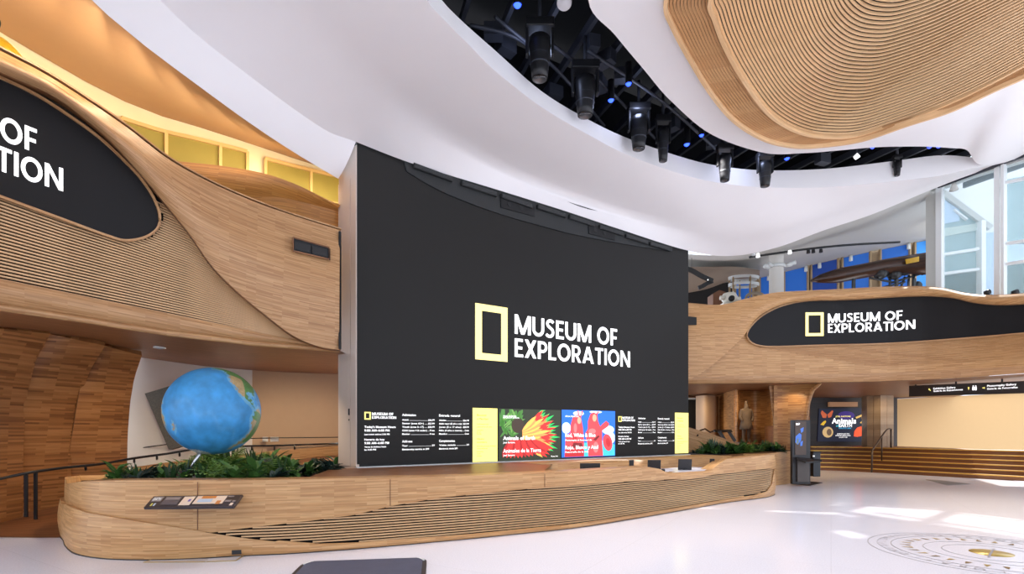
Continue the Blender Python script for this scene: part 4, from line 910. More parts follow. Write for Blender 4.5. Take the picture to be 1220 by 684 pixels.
# orientation: look direction from globe to eye is the sub-point lon -140, lat -8; axis tilted with north to the upper right
toeye = (Vector((0, 0, EYE))-gc).normalized(); right = toeye.cross(Vector((0, 0, 1))).normalized()*-1; upv = right.cross(toeye).normalized()*1
if upv.z < 0: upv = -upv
right = upv.cross(toeye).normalized()
tilt = math.radians(15); northv = (upv*math.cos(tilt)+right*math.sin(tilt)).normalized(); eastv = northv.cross(toeye).normalized()
lat0 = math.radians(-12)
lon0 = math.radians(-133)
zax = northv*math.cos(lat0)+toeye*math.sin(lat0); xax = toeye*math.cos(lat0)-northv*math.sin(lat0)
yax = eastv
nz = np.random.default_rng(5)
for a in range(NLA+1):
    la = math.pi/2-math.pi*a/NLA
    for b in range(NLO):
        lo = 2*math.pi*b/NLO-math.pi
        d = zax*math.sin(la)+(xax*math.cos(lo-lon0)+yax*math.sin(lo-lon0))*math.cos(la)
        V.append(gc+d*GR)
        LA, LO = math.degrees(la), math.degrees(lo); k = 0
        wob = 1.2*math.sin(LA*.9+LO*.35)+.9*math.sin(LA*.31-LO*1.1)
        for P_ in LANDS:
            if inpoly(LO+wob, LA+wob*.6, P_): k = 1; break
        if k:
            dry = .5+.5*math.sin(LA*.21+1)*math.cos(LO*.17)
            tan = (LO < -100 and 18 < LA < 50) or (LO < -68 and LA < -4) or LA < -36 or (LO > 100) or (8 < LA < 13 and LO > -80)
            g = np.array(srgb(184, 160, 118)[:3]) if tan else np.array(srgb(92, 138, 78)[:3])
            if LA < -70: g = np.array(srgb(215, 220, 225)[:3])
            g = g*(.85+.3*nz.random())
        else:
            near = any(inpoly(LO+dx, LA+dy, P_) for P_ in LANDS[:5] for dx, dy in ((5, 0), (-5, 0), (0, 5), (0, -5)))
            g = np.array(srgb(112, 178, 216)[:3]) if near else np.array(srgb(66, 152, 214)[:3])
            f = .5+.5*math.sin(LA*.13+LO*.05)*math.sin(LO*.09-LA*.07+1.3)
            ridge = math.exp(-((LA+25+.35*(LO+120)+5*math.sin(LO*.2))/3.5)**2)*.25
            g = g*(.88+.2*f)+np.array([.10, .12, .10])*ridge
        colr.append((*[min(1, float(v)) for v in g], 1))
for a in range(NLA):
    for b in range(NLO): Fc.append((a*NLO+b, a*NLO+(b+1) % NLO, (a+1)*NLO+(b+1) % NLO, (a+1)*NLO+b))
gm, nt, bs, N, L = base_mat('globe_print'); at = N.new('ShaderNodeVertexColor'); at.layer_name = 'map'
nz_ = N.new('ShaderNodeTexNoise'); nz_.inputs['Scale'].default_value = 7; nz_.inputs['Detail'].default_value = 8; tco = N.new('ShaderNodeTexCoord'); L.new(tco.outputs['Object'], nz_.inputs['Vector'])
mr = N.new('ShaderNodeMapRange'); mr.inputs[1].default_value = .3; mr.inputs[2].default_value = .7; mr.inputs[3].default_value = .82; mr.inputs[4].default_value = 1.2; L.new(nz_.outputs['Fac'], mr.inputs[0])
mm = N.new('ShaderNodeMix'); mm.data_type = 'RGBA'; mm.blend_type = 'MULTIPLY'; mm.inputs[0].default_value = 1; L.new(at.outputs['Color'], mm.inputs[6]); L.new(mr.outputs[0], mm.inputs[7]); L.new(mm.outputs[2], bs.inputs['Base Color']); bs.inputs['Roughness'].default_value = .45
sph = mesh_obj('sphere', V, Fc, gm, gl, None, True)
ca = sph.data.color_attributes.new('map', 'FLOAT_COLOR', 'POINT'); ca.data.foreach_set('color', np.array(colr, np.float32).ravel())
foot = P(222, 566, GY-.1); tip = gc-zax*GR*.97
foot = Vector((P(221, 566, gc.y-.15).x, gc.y-.15, .88))
tube('rod', [foot, tip], .028, CHROME, gl, 12)
lathe('base_boulder', [(0, .12), (.1, .115), (.2, .08), (.27, .02), (.28, -.04)], plain('boulder_brown', (92, 74, 62), .7, noise=.4, scale=9), foot, gl, 14)
lathe('pebble', [(0, .07), (.05, .06), (.09, .02), (.1, -.04)], plain('pebble_pale', (176, 168, 156), .7), foot+Vector((.2, -.1, -.02)), gl, 12)
# ============================================================ RIGHT BALCONY
RX = [760, 820, 943, 1000, 1060, 1100, 1160, 1220, 1300, 1380]; RYv = [15.2, 15.2, 15.35, 15.3, 15.0, 14.6, 13.8, 12.9, 11.6, 10.3]
def RYf(x): return float(np.interp(x, RX, RYv))
def RP(x, y, off=0.0): return P(x, y, RYf(x)+off)
balR = empty('balcony', (9, 15, 3.0), 'pale oak balcony with black museum-name panel above the steps', 'balcony')
T_r = [(780, 358), (820, 362), (858, 364), (884, 357.5), (919, 350), (960, 347.3), (996, 345.6), (1045, 343), (1098, 342), (1123, 343.5), (1151, 349.5), (1179, 351.8), (1220, 350), (1270, 345), (1340, 335)]
C_r = [(790, 470), (815, 456), (838, 443), (868, 418), (887, 399), (900, 381), (915, 370), (935, 362), (958, 358), (1010, 356.3), (1081, 352.4), (1109, 352), (1137, 354.5), (1158, 359.5), (1186, 362.5), (1220, 361.5), (1270, 356), (1340, 346)]
tT, tC = pxcurve(T_r, 90), pxcurve(C_r, 90)
# match band edges by x where the band is thin, by sweep where it turns down
loft('upper_band', [[RP(xa+(xb-xa)*t, ya+(yb-ya)*t, -.18-.10*math.sin(math.pi*t)) for (xa, ya), (xb, yb) in zip(tT, tC)] for t in np.linspace(0, 1, 8)], W_LIGHT, balR, thick=.10, uvz=True)
sweep('cap_rail', [RP(x, y, -.06)+Vector((0, 0, -.012)) for x, y in tT], rect(.22, .02), W_LIGHT, balR)
B_r = [(780, 458), (820, 457.5), (943, 456), (1050, 454.5), (1120, 451.5), (1220, 445), (1340, 434)]
B_m = [(780, 450), (820, 449.5), (943, 447), (1050, 444.5), (1120, 441.5), (1220, 436), (1340, 424)]
XR = np.linspace(780, 1340, 70)
def rface(x, v):
    yt = f_(T_r, x)+6; yb = f_(B_m, x); return RP(x, yt+(yb-yt)*v, 0.02+.35*max(0, v-.5)**2)
loft('lower_face', [[rface(x, v) for x in XR] for v in np.linspace(0, 1, 12)], W_LIGHT, balR, thick=.05, uvz=True)
loft('lower_lip', [[rface(x, 1).lerp(RP(x, f_(B_r, x), .22), t)+Vector((0, -.03*math.sin(math.pi*t), 0)) for x in XR] for t in np.linspace(0, 1, 5)], W_BAND, balR, thick=.03)
# fine slats on the lower right face
for k in range(13):
    pts = []
    for x in np.linspace(905, 1340, 60):
        yp = f_([(905, 413), (975, 411.5), (1081, 408.5), (1220, 397.5), (1340, 384)], x); yb = f_(B_m, x)-8
        if x < 905+k*11: continue
        y = yp+(yb-yp)*(k+.6)/13; yt = f_(T_r, x)+6; v = (y-yt)/(f_(B_m, x)-yt); pts.append(rface(x, v)+Vector((-.002, -.008, 0)))
    sweep('slat', pts, rect(.02, .03), W_LIGHT, balR)
# name panel
SOr = [(1340, 349), (1300, 353), (1220, 362), (1186, 363), (1158, 360), (1137, 355), (1109, 352.6), (1081, 353), (1010, 357), (958, 359), (932, 364.5), (918, 370.5), (905, 378.5), (893, 391), (889.5, 399), (891, 404), (897, 409.5), (909, 412.6), (925, 413), (975, 411.5), (1040, 410), (1081, 408), (1150, 403), (1220, 397), (1340, 385)]
op = pxcurve(SOr, 200); outl = [RP(x, y, -.04) for x, y in op]
panR = sign_grid('name_panel', op[::-1], lambda x, y: RP(x, y, -.04), 70, 'min', SIGN, balR, .05)
sweep('panel_trim', [p+Vector((0, -.01, 0)) for p in outl], rect(.035, .035), W_BAND, balR)
plxR = np.linspace(780, 1340, 300); plR = [Vector(((x-CX)/F*RYf(x), RYf(x))) for x in plxR]
plsR = np.concatenate([[0], np.cumsum([(b-a).length for a, b in zip(plR[:-1], plR[1:])])])
def Rs(px): return float(np.interp(px, plxR, plsR))
def Rz(px, py): return RP(px, py).z
def Rf(s, z): return Vector((float(np.interp(s, plsR, [p.x for p in plR])), float(np.interp(s, plsR, [p.y for p in plR]))-.075, z))
frame_full(Rf, Rs(958), Rz(958, 401), Rs(979.5), Rz(958, 373), .085, .085, YF, panR)
zA, zB_ = Rz(985, 385), Rz(985, 397); cR = Rz(985, 374.5)-zA
name_text('MUSEUM OF', Rf, L_WHITE, panR, Rs(984.5), zA, Rs(1073)-Rs(984.5), cR)
name_text('EXPLORATION', Rf, L_WHITE, panR, Rs(984.5), zB_, Rs(1088)-Rs(984.5), cR)
vq = [(820, 377), (830, 378), (830, 387), (820, 387)]
plate('air_vent', [RP(x, y, -.32) for x, y in vq], (0, .05, 0), BLACK, balR)
# underside of the right balcony
edge = [RP(x, f_(B_r, x)+.3, .22) for x in XR]
bk = [Vector((p.x*1.0+(9.6-p.x)*.0, 25.5, 3.13)) for p in edge]
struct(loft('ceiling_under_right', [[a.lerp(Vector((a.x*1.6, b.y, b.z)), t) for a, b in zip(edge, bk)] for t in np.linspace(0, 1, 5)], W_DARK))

# ============================================================ RIGHT, UPPER GALLERY
gw_t = [P(800, 350, 25.0), P(822, 348, 24.6), P(905, 331, 23.0), P(1000, 308, 21.5), P(1110, 285, 20.0), P(1180, 270, 19.0)]
rowE = crv([P(790, 300, 15.5), P(822, 303, 15.55), P(872, 303.5, 15.6), P(925, 293.5, 15.5), P(980, 273.5, 15.4), P(1040, 253.5, 15.3), P(1108, 226, 15.3)], 40)
rowW = crv(gw_t[:5], 40)
struct(loft('ceiling_gallery', [[a.lerp(b, t)+Vector((0, 0, .15*math.sin(math.pi*t))) for a, b in zip(rowE, rowW)] for t in np.linspace(0, 1, 8)], plain('gallery_ceiling', (206, 206, 200), .7, noise=.02)))
gwc = crv(gw_t, 60)
WOODP = plain('gallery_pier', (168, 144, 112), .6, noise=.05)
struct(loft('wall_gallery', [[Vector((p.x, p.y+.05, z)) for p in gwc] for z in (9.5, 3.2)], WOODP))
BLUE = [glow('blue_blind', (38, 108, 202), .2, (38, 100, 190)), glow('blue_blind_deep', (24, 66, 150), .12, (24, 66, 150)), glow('blue_blind_bright', (58, 146, 232), .35, (58, 140, 220))]
def gpt(px):
    xs = [CX+F*p.x/p.y for p in gwc]; k = min(max(int(np.searchsorted(xs, px)), 1), len(gwc)-1); f = (px-xs[k-1])/(xs[k]-xs[k-1]); return gwc[k-1].lerp(gwc[k], f)
for n_, (x0, x1, ci) in enumerate(((840, 850, 1), (875, 896, 0), (904, 917, 0), (933, 961, 0), (965, 997, 1), (1002, 1035, 0), (1047, 1082, 0), (1088, 1106, 2))):
    xm = np.linspace(x0, x1, 4); wo = bpy.data.objects.new('window_%d' % (n_+3), None); COL.objects.link(wo); wo.location = gpt((x0+x1)/2); wo['kind'] = 'structure'
    loft('blind', [[gpt(x)+Vector((0, -.06, -.02)) for x in xm], [Vector((gpt(x).x, gpt(x).y-.06, 3.6)) for x in xm]], BLUE[ci], wo)
    for x in (x0, x1): sweep('jamb', [gpt(x)+Vector((0, -.08, 0)), Vector((gpt(x).x, gpt(x).y-.08, 3.6))], rect(.06, .1), WOODP, wo, up=Vector((0, 1, 0)))
    if ci != 1 or x0 > 900:
        p = gpt(x1-4 if n_ not in (4, 5) else x0+8)+Vector((0, -.2, -.12)); lathe('blind_light', [(0, .12), (.06, .1), (.07, -.12), (0, -.14)], ALU, p, wo, 10)
struct(slab('floor_gallery', [(5.2, 16.05), (9.4, 16.0), (12.0, 15.3), (14, 16), (22, 30), (3, 30)], 3.5, 3.75, W_FLOOR))
# round column with a collar of lamps
colY = 17.3; cc = P(925, 400, colY); col = empty('column', (cc.x, cc.y, 3.75), 'round white column with a collar of lamps on the upper gallery', 'column')
zc_ = P(0, 318, colY).z
lathe('shaft', [(.222, 3.75), (.222, 9.0)], plain('column_white', (212, 210, 204), .5, noise=.02), (cc.x, cc.y, 0), col, 28)
lathe('collar', [(.222, zc_-.05), (.29, zc_-.05), (.29, zc_+.05), (.222, zc_+.05)], ALU, (cc.x, cc.y, 0), col, 24)
for dx, dz in ((-.42, -.06), (.42, .05), (.3, .0), (-.3, .0)):
    lathe('lamp_head', [(0, -.12), (.06, -.1), (.075, .1), (0, .12)], ALU, (cc.x+dx, cc.y-.2, zc_+dz), col, 10, axis=Vector((.8 if dx > 0 else -.8, -.4, .2)).normalized())
    tube('lamp_arm', [(cc.x+dx*.5, cc.y-.1, zc_), (cc.x+dx, cc.y-.2, zc_+dz)], .03, ALU, col)
# ceiling track with small spots
tr = crv([P(893, 306.5, 16.3), P(917, 303, 16.6), P(960, 297, 17.2), P(1010, 292, 17.8), P(1072, 288.5, 18.4)], 30)
trk = empty('track_light', tr[10], 'black lighting track with small spotlights under the gallery ceiling', 'track light')
sweep('track', tr, rect(.05, .06), BLACK, trk)
for x, y, Y, mt in ((903, 303.5, 16.3, L_WHITE), (941, 299.5, 16.8, L_WHITE), (963, 299, 17.1, BLACKM), (969, 298.5, 17.2, BLACKM), (978, 298, 17.3, BLACKM), (898, 301.5, 16.2, ALU)):
    lathe('spot_head', [(0, .06), (.05, .05), (.06, -.06), (.0, -.05)], mt, P(x, y, Y)+Vector((0, 0, -.02)), trk, 10)
# long dark wooden float / hull hung over the parapet
hull = empty('wooden_float', P(1040, 345, 17.2), 'long dark varnished wooden seaplane float with a yellow plate', 'seaplane float')
HW = wood('dark_varnish', (44, 26, 18), (66, 40, 26), (84, 52, 34), strip=.05, length=2.2, rough=.3)
hs = [(966, 334.5, .02, .03), (975, 331.5, .14, .10), (990, 326, .30, .2), (1000, 324, .40, .26), (1020, 319.5, .5, .3), (1050, 313, .56, .34), (1080, 309, .62, .36), (1106, 309, .66, .36)]
V, Fc = [], []; k = 14
hb = [float(v) for v in (335.5, 337, 337.2, 336.8, 333, 327.5, 326, 327)]; ht = [333.5, 328, 323, 320.5, 317, 311, 306, 302.5]
for j, (x, _, _, wd) in enumerate(hs):
    Y = 17.6-.006*(x-966); c0_ = P(x, (ht[j]+hb[j])/2, Y); hh = (hb[j]-ht[j])/F*Y/2
    for a in range(k):
        t = 2*math.pi*a/k; V.append(c0_+Vector((0, wd*math.cos(t), hh*(math.sin(t) if math.sin(t) < 0 else min(1, math.sin(t)*1.4)))))
for j in range(len(hs)-1):
    for a in range(k): Fc.append((j*k+a, j*k+(a+1) % k, (j+1)*k+(a+1) % k, (j+1)*k+a))
Fc += [tuple(range(k)), tuple(range((len(hs)-1)*k, len(hs)*k))[::-1]]
mesh_obj('hull', V, Fc, HW, hull, [(v.x, v.z+v.y*.4) for v in V], True)
plate('yellow_plate', [P(1079, 309, 16.5), P(1095, 305.5, 16.5), P(1095, 311.5, 16.5), P(1080, 314.5, 16.5)], (0, .02, 0), plain('plate_yellow', (206, 160, 30), .5, noise=.2), hull)
ENG = plain('engine_dark', (58, 60, 62), .4, .4, noise=.3)
for a, b, c, d in ((1036, 330, 1062, 336), (1062, 336, 1098, 326), (1060, 345, 1060, 330), (1068, 345, 1068, 333), (1072, 345, 1078, 330), (1047, 343, 1078, 336), (1048, 348, 1075, 341), (1082, 345, 1083, 328), (1088, 345, 1089, 327), (1017, 346, 1017, 332), (1084, 318, 1100, 327), (1098, 326, 1106, 322)):
    tube('strut', [P(a, b+1, 17.0), P(c, d, 17.0)], .035, ENG, hull, 6)
for x, y in ((1050, 326), (1066, 327), (1078, 322), (1090, 320)): lathe('engine_block', [(0, -.18), (.14, -.16), (.18, 0), (.14, .16), (0, .18)], ENG, P(x, y, 17.0), hull, 12, axis=Vector((1, .2, .25)).normalized())
[box('stand_leg', (P(x, 340, 17.0).x, 17.0, (3.75+P(x, 332, 17.0).z)/2), (.08, .08, P(x, 332, 17.0).z-3.75), ENG, hull) for x in (1017, 1068, 1089)]
lathe('wheel', [(0, -.05), (.1, -.05), (.14, 0), (.1, .05), (0, .05)], BLACKM, P(1094, 340, 17.0), hull, 14, axis=Vector((0, 1, 0)))
# exhibits at the left of the gallery
rov = empty('diving_vessel', P(870, 360, 17.4), 'small white round submersible with a dark porthole on the gallery', 'submersible')
WS = plain('vessel_white', (214, 212, 200), .4)
c_s = P(869, 356, 17.3); lathe('body', [(0, -.20), (.14, -.18), (.24, -.06), (.26, .05), (.2, .17), (0, .23)], WS, c_s, rov, 18); lathe('porthole', [(0, .06), (.09, .05), (.10, -.03)], BLACK, c_s+Vector((-.03, -.25, -.05)), rov, 14, axis=Vector((-.2, -1, 0)).normalized())
lathe('thruster', [(0, -.09), (.09, -.07), (.1, .07), (0, .09)], WS, P(879, 357, 17.2), rov, 12, axis=Vector((1, 0, 0))); lathe('thruster', [(0, -.09), (.07, -.07), (.08, .07), (0, .09)], WS, P(860.5, 355, 17.2), rov, 12, axis=Vector((1, 0, 0)))
box('plinth', (c_s.x, c_s.y, (3.75+c_s.z-.19)/2), (.6, .5, c_s.z-.19-3.75), WS, rov); tube('mast', [P(873.5, 350, 17.3), P(873.5, 347, 17.3)], .02, WS, rov)
bxw = plate('wooden_crate', [P(849.5, 438, 18), P(864.5, 438, 18), P(864.5, 348, 18), P(857, 345.5, 18), P(849.5, 350, 18)], (0, .5, 0), plain('crate_brown', (112, 70, 42), .6, noise=.15)); tag(bxw, 'brown wooden house-shaped case behind the white submersible', 'case')
cyl = empty('round_display_frame', P(886, 360, 18.6), 'round grey open display frame on the gallery behind the submersible', 'display')
fc = P(886, 345, 18.8)
for zz, y in ((0, 331.5), (1, 339.5)):
    z = P(0, y, 18.8).z; sweep('hoop', [Vector((fc.x+.52*math.cos(t), fc.y+.3*math.sin(t), z)) for t in np.linspace(0, 2*math.pi, 28)], rect(.05, .09), ALU, cyl)
for t in (0, 1.6, 2.6, 3.7, 4.9): tube('upright', [Vector((fc.x+.52*math.cos(t), fc.y+.3*math.sin(t), 3.75)), Vector((fc.x+.52*math.cos(t), fc.y+.3*math.sin(t), P(0, 331.5, 18.8).z))], .035, WOODP, cyl, 6)
arch = tube('curved_rail', [P(911, 440.5, 18.2)]+[P(900+11*math.cos(t), 355-6*math.sin(t), 18.2) for t in np.linspace(0, math.pi, 14)]+[P(889, 440.5, 18.2)], .05, plain('rail_taupe', (150, 136, 118), .5)); tag(arch, 'low curved taupe rail at the foot of the white column', 'rail')
# dark interior with timber surround at the gallery's left end
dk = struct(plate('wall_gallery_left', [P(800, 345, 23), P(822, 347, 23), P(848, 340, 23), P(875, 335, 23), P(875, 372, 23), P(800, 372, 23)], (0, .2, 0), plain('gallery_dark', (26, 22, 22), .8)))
sw = crv([P(800, 316, 16.2), P(822, 321.5, 16.3), P(836, 329, 16.4), P(849, 335, 16.5)], 14); sw2 = crv([P(849, 335, 16.5), P(842, 338, 16.5), P(836, 341.5, 16.4), P(832, 343, 16.4)], 10)
fin = empty('hanging_fin', P(840, 343, 16.4), 'black curved fin-shaped object hanging over the gallery by the screen', 'exhibit')
sweep('fin_arm', sw, rect(.06, .14), BLACK, fin); sweep('fin_tip', sw2, rect(.06, .12), BLACK, fin); tube('fin_wire', [sw[6], sw[6]+Vector((0, 0, 2.0))], .006, BLACKM, fin); tube('fin_light', [P(843, 333.5, 16.3), P(843.8, 333.5, 16.3)], .02, L_WHITE, fin)
gl2 = crv([P(800, 318, 16.6), P(840, 318, 17), P(880, 318, 17.6), P(905, 322, 18.2)], 20); gl3 = crv([P(800, 352, 22), P(840, 345, 21.6), P(870, 335, 21.4), P(905, 330, 21.4)], 20)
struct(loft('ceiling_gallery_drop', [[a.lerp(b, t) for a, b in zip(gl2, gl3)] for t in (0, .5, 1)], plain('drop_taupe', (132, 118, 102), .7, noise=.03)))

# ============================================================ RIGHT WINDOW WALL
WA, WB = Vector((12.72, 15.7)), Vector((13.55, 13.2)); WD = (WB-WA).normalized()
def wwp(px, py, off=0.0): return PP(px, py, WA, WB, off)
wall_r = struct(plate('wall_right', [wwp(1103, 228)+Vector((0, 0, .3)), wwp(1117.5, 224)+Vector((0, 0, .3)), Vector((wwp(1117.5, 224).x, wwp(1117.5, 224).y, 3.4)), Vector((wwp(1103, 228).x, wwp(1103, 228).y, 3.4))], (.3, .25, 0), GREY))
WIN = bpy.data.objects.new('window_11', None); COL.objects.link(WIN); WIN.location = wwp(1190, 350); WIN['kind'] = 'structure'
WHM = plain('mullion_white', (232, 236, 236), .4, noise=.02)
def wbar(x, y0, y1, w_, name='mullion', off=.0):
    a, b = wwp(x, y0, off), wwp(x, y1, off); b = Vector((a.x, a.y, b.z)); return sweep(name, [a, b], rect(w_, .14), WHM, WIN, up=Vector((-.95, -.3, 0)))
wbar(1120, 222, 370, .16); wbar(1189.5, 192, 370, .13); wbar(1196, 192, 370, .07, off=.04)
wbar(1290, 160, 370, .13)
def wrail(x0, y0, x1, y1, w_, name='transom', off=0): return sweep(name, [wwp(x0, y0, off), wwp(x1, y1, off)], rect(.1, w_), WHM, WIN)
for ya, yb in ((218, 210), (290.5, 285), (315, 309)): wrail(1197, ya, 1290, ya-(ya-yb)/23*93*.6, .07)
head = plate('window_head', [wwp(1110, 228), wwp(1150, 212.5), wwp(1220, 190.5), wwp(1330, 152), wwp(1330, 146), wwp(1220, 186), wwp(1150, 208), wwp(1110, 224)], (.2, .1, 0), GREY, WIN)
GLS = glass_mat('window_glass', (200, 226, 232), .0)
for x0, x1, ya, yb in ((1122, 1188, 222, 198), (1199, 1290, 195, 164)):
    a, b = wwp(x0, ya, -.02), wwp(x1, yb, -.02); plate('pane', [a, b, Vector((b.x, b.y, 4.2)), Vector((a.x, a.y, 4.2))], (.02, .01, 0), GLS, WIN)
# building across the street seen through the glass
ext = empty('neighbour_building', (17, 21, 0), 'pale glazed building wing seen through the tall right window', 'building')
EW = plain('ext_white', (240, 244, 246), .6, noise=.02); EG = plain('ext_glass', (150, 178, 182), .15, noise=.15, scale=.6); EGD = plain('ext_glass_dark', (98, 122, 124), .15, noise=.2, scale=.6); EGS = plain('ext_glass_sky', (190, 214, 240), .2)
EA, EB = Vector((13.6, 18.2)), Vector((17.4, 17.0))
def ep(px, py, off=0.0): return PP(px, py, EA, EB, off)
def eq(name, pts, mat, off, th=.06): return plate(name, [ep(x, y, off) for x, y in pts], (.02, th, 0), mat, ext)
eq('main_wall', [(1115, 208), (1330, 190), (1330, 420), (1115, 420)], EW, 0, .3)
eq('glazing', [(1124, 236), (1165, 266), (1165, 308), (1124, 304)], EG, .05); eq('glazing', [(1124, 305), (1165, 299), (1165, 320), (1124, 325)], EG, .06); eq('glazing', [(1124, 328), (1165, 322), (1165, 360), (1124, 360)], EGD, .06)
eq('sky_window', [(1126, 238), (1143, 250), (1143, 263), (1126, 266)], EGS, .09)
eq('band', [(1124, 272), (1165, 266), (1165, 274), (1124, 282)], plain('ext_band', (190, 206, 200), .5), .09)
for a, b, c, d, w_ in ((1118, 226, 1180, 272, .16), (1124, 303.5, 1166, 297, .09), (1124, 326.5, 1166, 321, .09), (1168, 264, 1168, 365, .26), (1136, 250, 1152, 262, .04)):
    sweep('frame_bar', [ep(a, b, .12), ep(c, d, .12)], rect(.14, w_), EW if (a, b) != (1118, 226) else GREY, ext, up=Vector((0, 1, 0)) if abs(a-c) < 2 else Vector((0, 0, 1)))
eq('far_glazing', [(1198, 214), (1330, 190), (1330, 290), (1198, 290)], EG, .05); eq('far_glazing', [(1198, 293), (1330, 280), (1330, 312), (1198, 313)], EGS, .05); eq('far_glazing', [(1198, 316), (1330, 305), (1330, 380), (1198, 380)], EGD, .05); eq('far_glazing', [(1172, 278), (1187, 276), (1187, 380), (1172, 380)], EGS, .05)
cn = lathe('pendant_speaker', [(0, .14), (.05, .12), (.11, -.08), (0, -.1)], GREY, wwp(1136.5, 223.5, .25)); tag(cn, 'small grey cone-shaped speaker at the top of the tall right window', 'speaker')
for k, (x, lab) in enumerate(((1176, 'small dark spotlight on the parapet below the window, left one'), (1209, 'small dark spotlight on the parapet below the window, right one'))):
    s = empty('parapet_spotlight', RP(x, 352, .1), lab, 'spotlight', 'spotlights on the right parapet'); p = RP(x, 349.5, .1)
    lathe('head', [(0, -.06), (.06, -.05), (.07, .06), (0, .07)], BLACKM, p+Vector((.0, 0, .02)), s, 10, axis=Vector((.8, -.2, .3)).normalized()); box('foot', p+Vector((0, 0, -.07)), (.18, .1, .06), BLACKM, s)
# ============================================================ RIGHT, LOWER: niche wall, planter, steps, gallery entrance
wr = bpy.data.objects.new('wall_niche', None); COL.objects.link(wr); wr.location = (8, 17, 0); wr['kind'] = 'structure'
def vwall(name, pts, z0, z1, mat, parent, n=30, thick=.1, lean=None):
    c = crv([Vector((x, y, 0)) for x, y in pts], n); zs = np.linspace(z1, z0, 10)
    return loft(name, [[p+IT*z+(lean(p, z) if lean else Vector((0, 0, 0))) for p in c] for z in zs], mat, parent, thick=thick)
xy = lambda px, Y: ((px-CX)/F*Y, Y)
# flared pier: narrow waist, spreading into the underside
rows = []
for t in np.linspace(0, 1, 16):
    y = 457+(582-457)*t; z = EYE-(y-HZ)/F*15.9
    xr = float(np.interp(y, [457, 461, 468, 480, 500, 530, 582], [979, 972, 967.5, 964, 961.5, 960, 959])); xl = float(np.interp(y, [457, 500, 582], [917, 922, 922]))
    rows.append([P(xl+(xr-xl)*s, y, 16.6-.75*s**1.5) for s in np.linspace(0, 1, 14)]+[P(xr+1.5*s, y, 15.85+.8*s) for s in (.4, 1.0)])
loft('pier_face', rows, W_PIER, wr, thick=.1, uvz=True)
# curved niche behind the statue
vwall('niche_back', [xy(878, 18.4), xy(884, 19.0), xy(900, 19.2), xy(914, 18.6), xy(920, 17.6), xy(922, 16.5)], 0.0, 3.12, W_PIER, wr)
vwall('niche_fin', [xy(862, 20.5), xy(870, 19.2), xy(878, 18.3), xy(882, 18.6)], 0, 3.12, W_PIER, wr)
vwall('niche_side', [xy(852, 22.5), xy(858, 21.5), xy(866, 20.6)], 0, 3.12, W_PIER, wr)
vwall('beige_wall_piece', [xy(829, 21.2), xy(840, 20.6), xy(850, 20.8), xy(856, 21.6)], 0, 3.0, BEIGE, wr)
vwall('low_niche_hood', [xy(911, 17.9), xy(914, 17.5), xy(921, 17.0)], .9, 1.75, W_DARK, wr, n=8, thick=.05)
struct(plate('door_1', [P(800, 540, 22), P(831, 540, 22), P(831, 476, 22), P(800, 476, 22)], (0, .2, 0), BLACK))
struct(plate('trim_5', [P(800, 476, 21.9), P(833, 476, 21.9), P(833, 474, 21.9), P(800, 474, 21.9)], (0, .2, 0), WHM))
struct(plate('wall_back_middle', [P(760, 585, 23), P(965, 585, 23), P(965, 470, 23), P(760, 470, 23)], (0, .2, 0), W_WALL))
# ramp parapet sloping down behind the planter
rp_ = empty('ramp_parapet', P(850, 540, 17.6), 'sloping oak ramp parapet between the screen and the statue', 'parapet')
loft('oak_face', [crv([P(790, 500, 17.6), P(822, 509.5, 17.5), P(850, 518, 17.3), P(878, 528, 17.0), P(905, 534, 16.8)], 24), crv([P(790, 575, 17.6), P(822, 575, 17.5), P(850, 575, 17.3), P(878, 575, 17.0), P(905, 575, 16.8)], 24)], W_LIGHT, rp_, thick=.1)
# reading desk frame by the statue
lf = empty('label_stand', P(866, 526, 17.6), 'dark angled label stand to the left of the statue', 'stand')
plate('label_board', [P(850, 512, 17.9), P(871, 512, 17.7), P(873, 514.5, 17.5), P(852, 514.5, 17.7)], (0, .03, -.02), BLACKM, lf)
for a, b in (((857, 514), (864, 525)), ((868, 514), (876, 526))): sweep('leg', [P(*a, 17.6), P(*b, 17.5)], rect(.09, .05), BLACKM, lf, up=Vector((0, 1, 0)))
tag(tube('dry_branch', [P(831, 519, 17.4), P(834, 513, 18.0), P(840, 511, 18.2), P(846, 515, 18.2), P(852, 513, 18.1)], .03, plain('branch_brown', (70, 50, 34), .8)), 'dark twisted branch lying by the beige wall left of the statue', 'branch')
# statue of a robed warrior
st = empty('warrior_statue', P(889, 527, 18.0), 'grey-brown clay statue of a standing warrior in a robe, in the oak niche', 'statue')
CLAY = plain('clay_grey', (104, 84, 64), .85, noise=.3, scale=12)
s0_ = P(889, 527, 18.0); Hs = 49/F*18.0
sk = bpy.data.meshes.new('body'); u_ = Hs/1.8
J = {'pel': (0, 0, .95), 'che': (0, 0, 1.3), 'nk': (0, -.01, 1.48), 'hd': (0, -.02, 1.60), 'tp': (0, 0, 1.74), 'ls': (-.2, 0, 1.38), 'le': (-.27, -.02, 1.1), 'lh': (-.2, -.16, .92), 'rs': (.2, 0, 1.38), 're': (.27, 0, 1.1), 'rh': (.22, -.12, .9), 'lk': (-.11, -.02, .5), 'lf': (-.12, 0, .07), 'lt': (-.13, -.15, .04), 'rk': (.11, -.02, .5), 'rf': (.12, 0, .07), 'rt': (.13, -.15, .04), 'lp': (-.1, 0, .88), 'rp': (.1, 0, .88)}
RD_ = {'pel': .19, 'che': .2, 'nk': .075, 'hd': .1, 'tp': .07, 'ls': .1, 'le': .08, 'lh': .055, 'rs': .1, 're': .08, 'rh': .055, 'lk': .085, 'lf': .065, 'lt': .05, 'rk': .085, 'rf': .065, 'rt': .05, 'lp': .13, 'rp': .13}
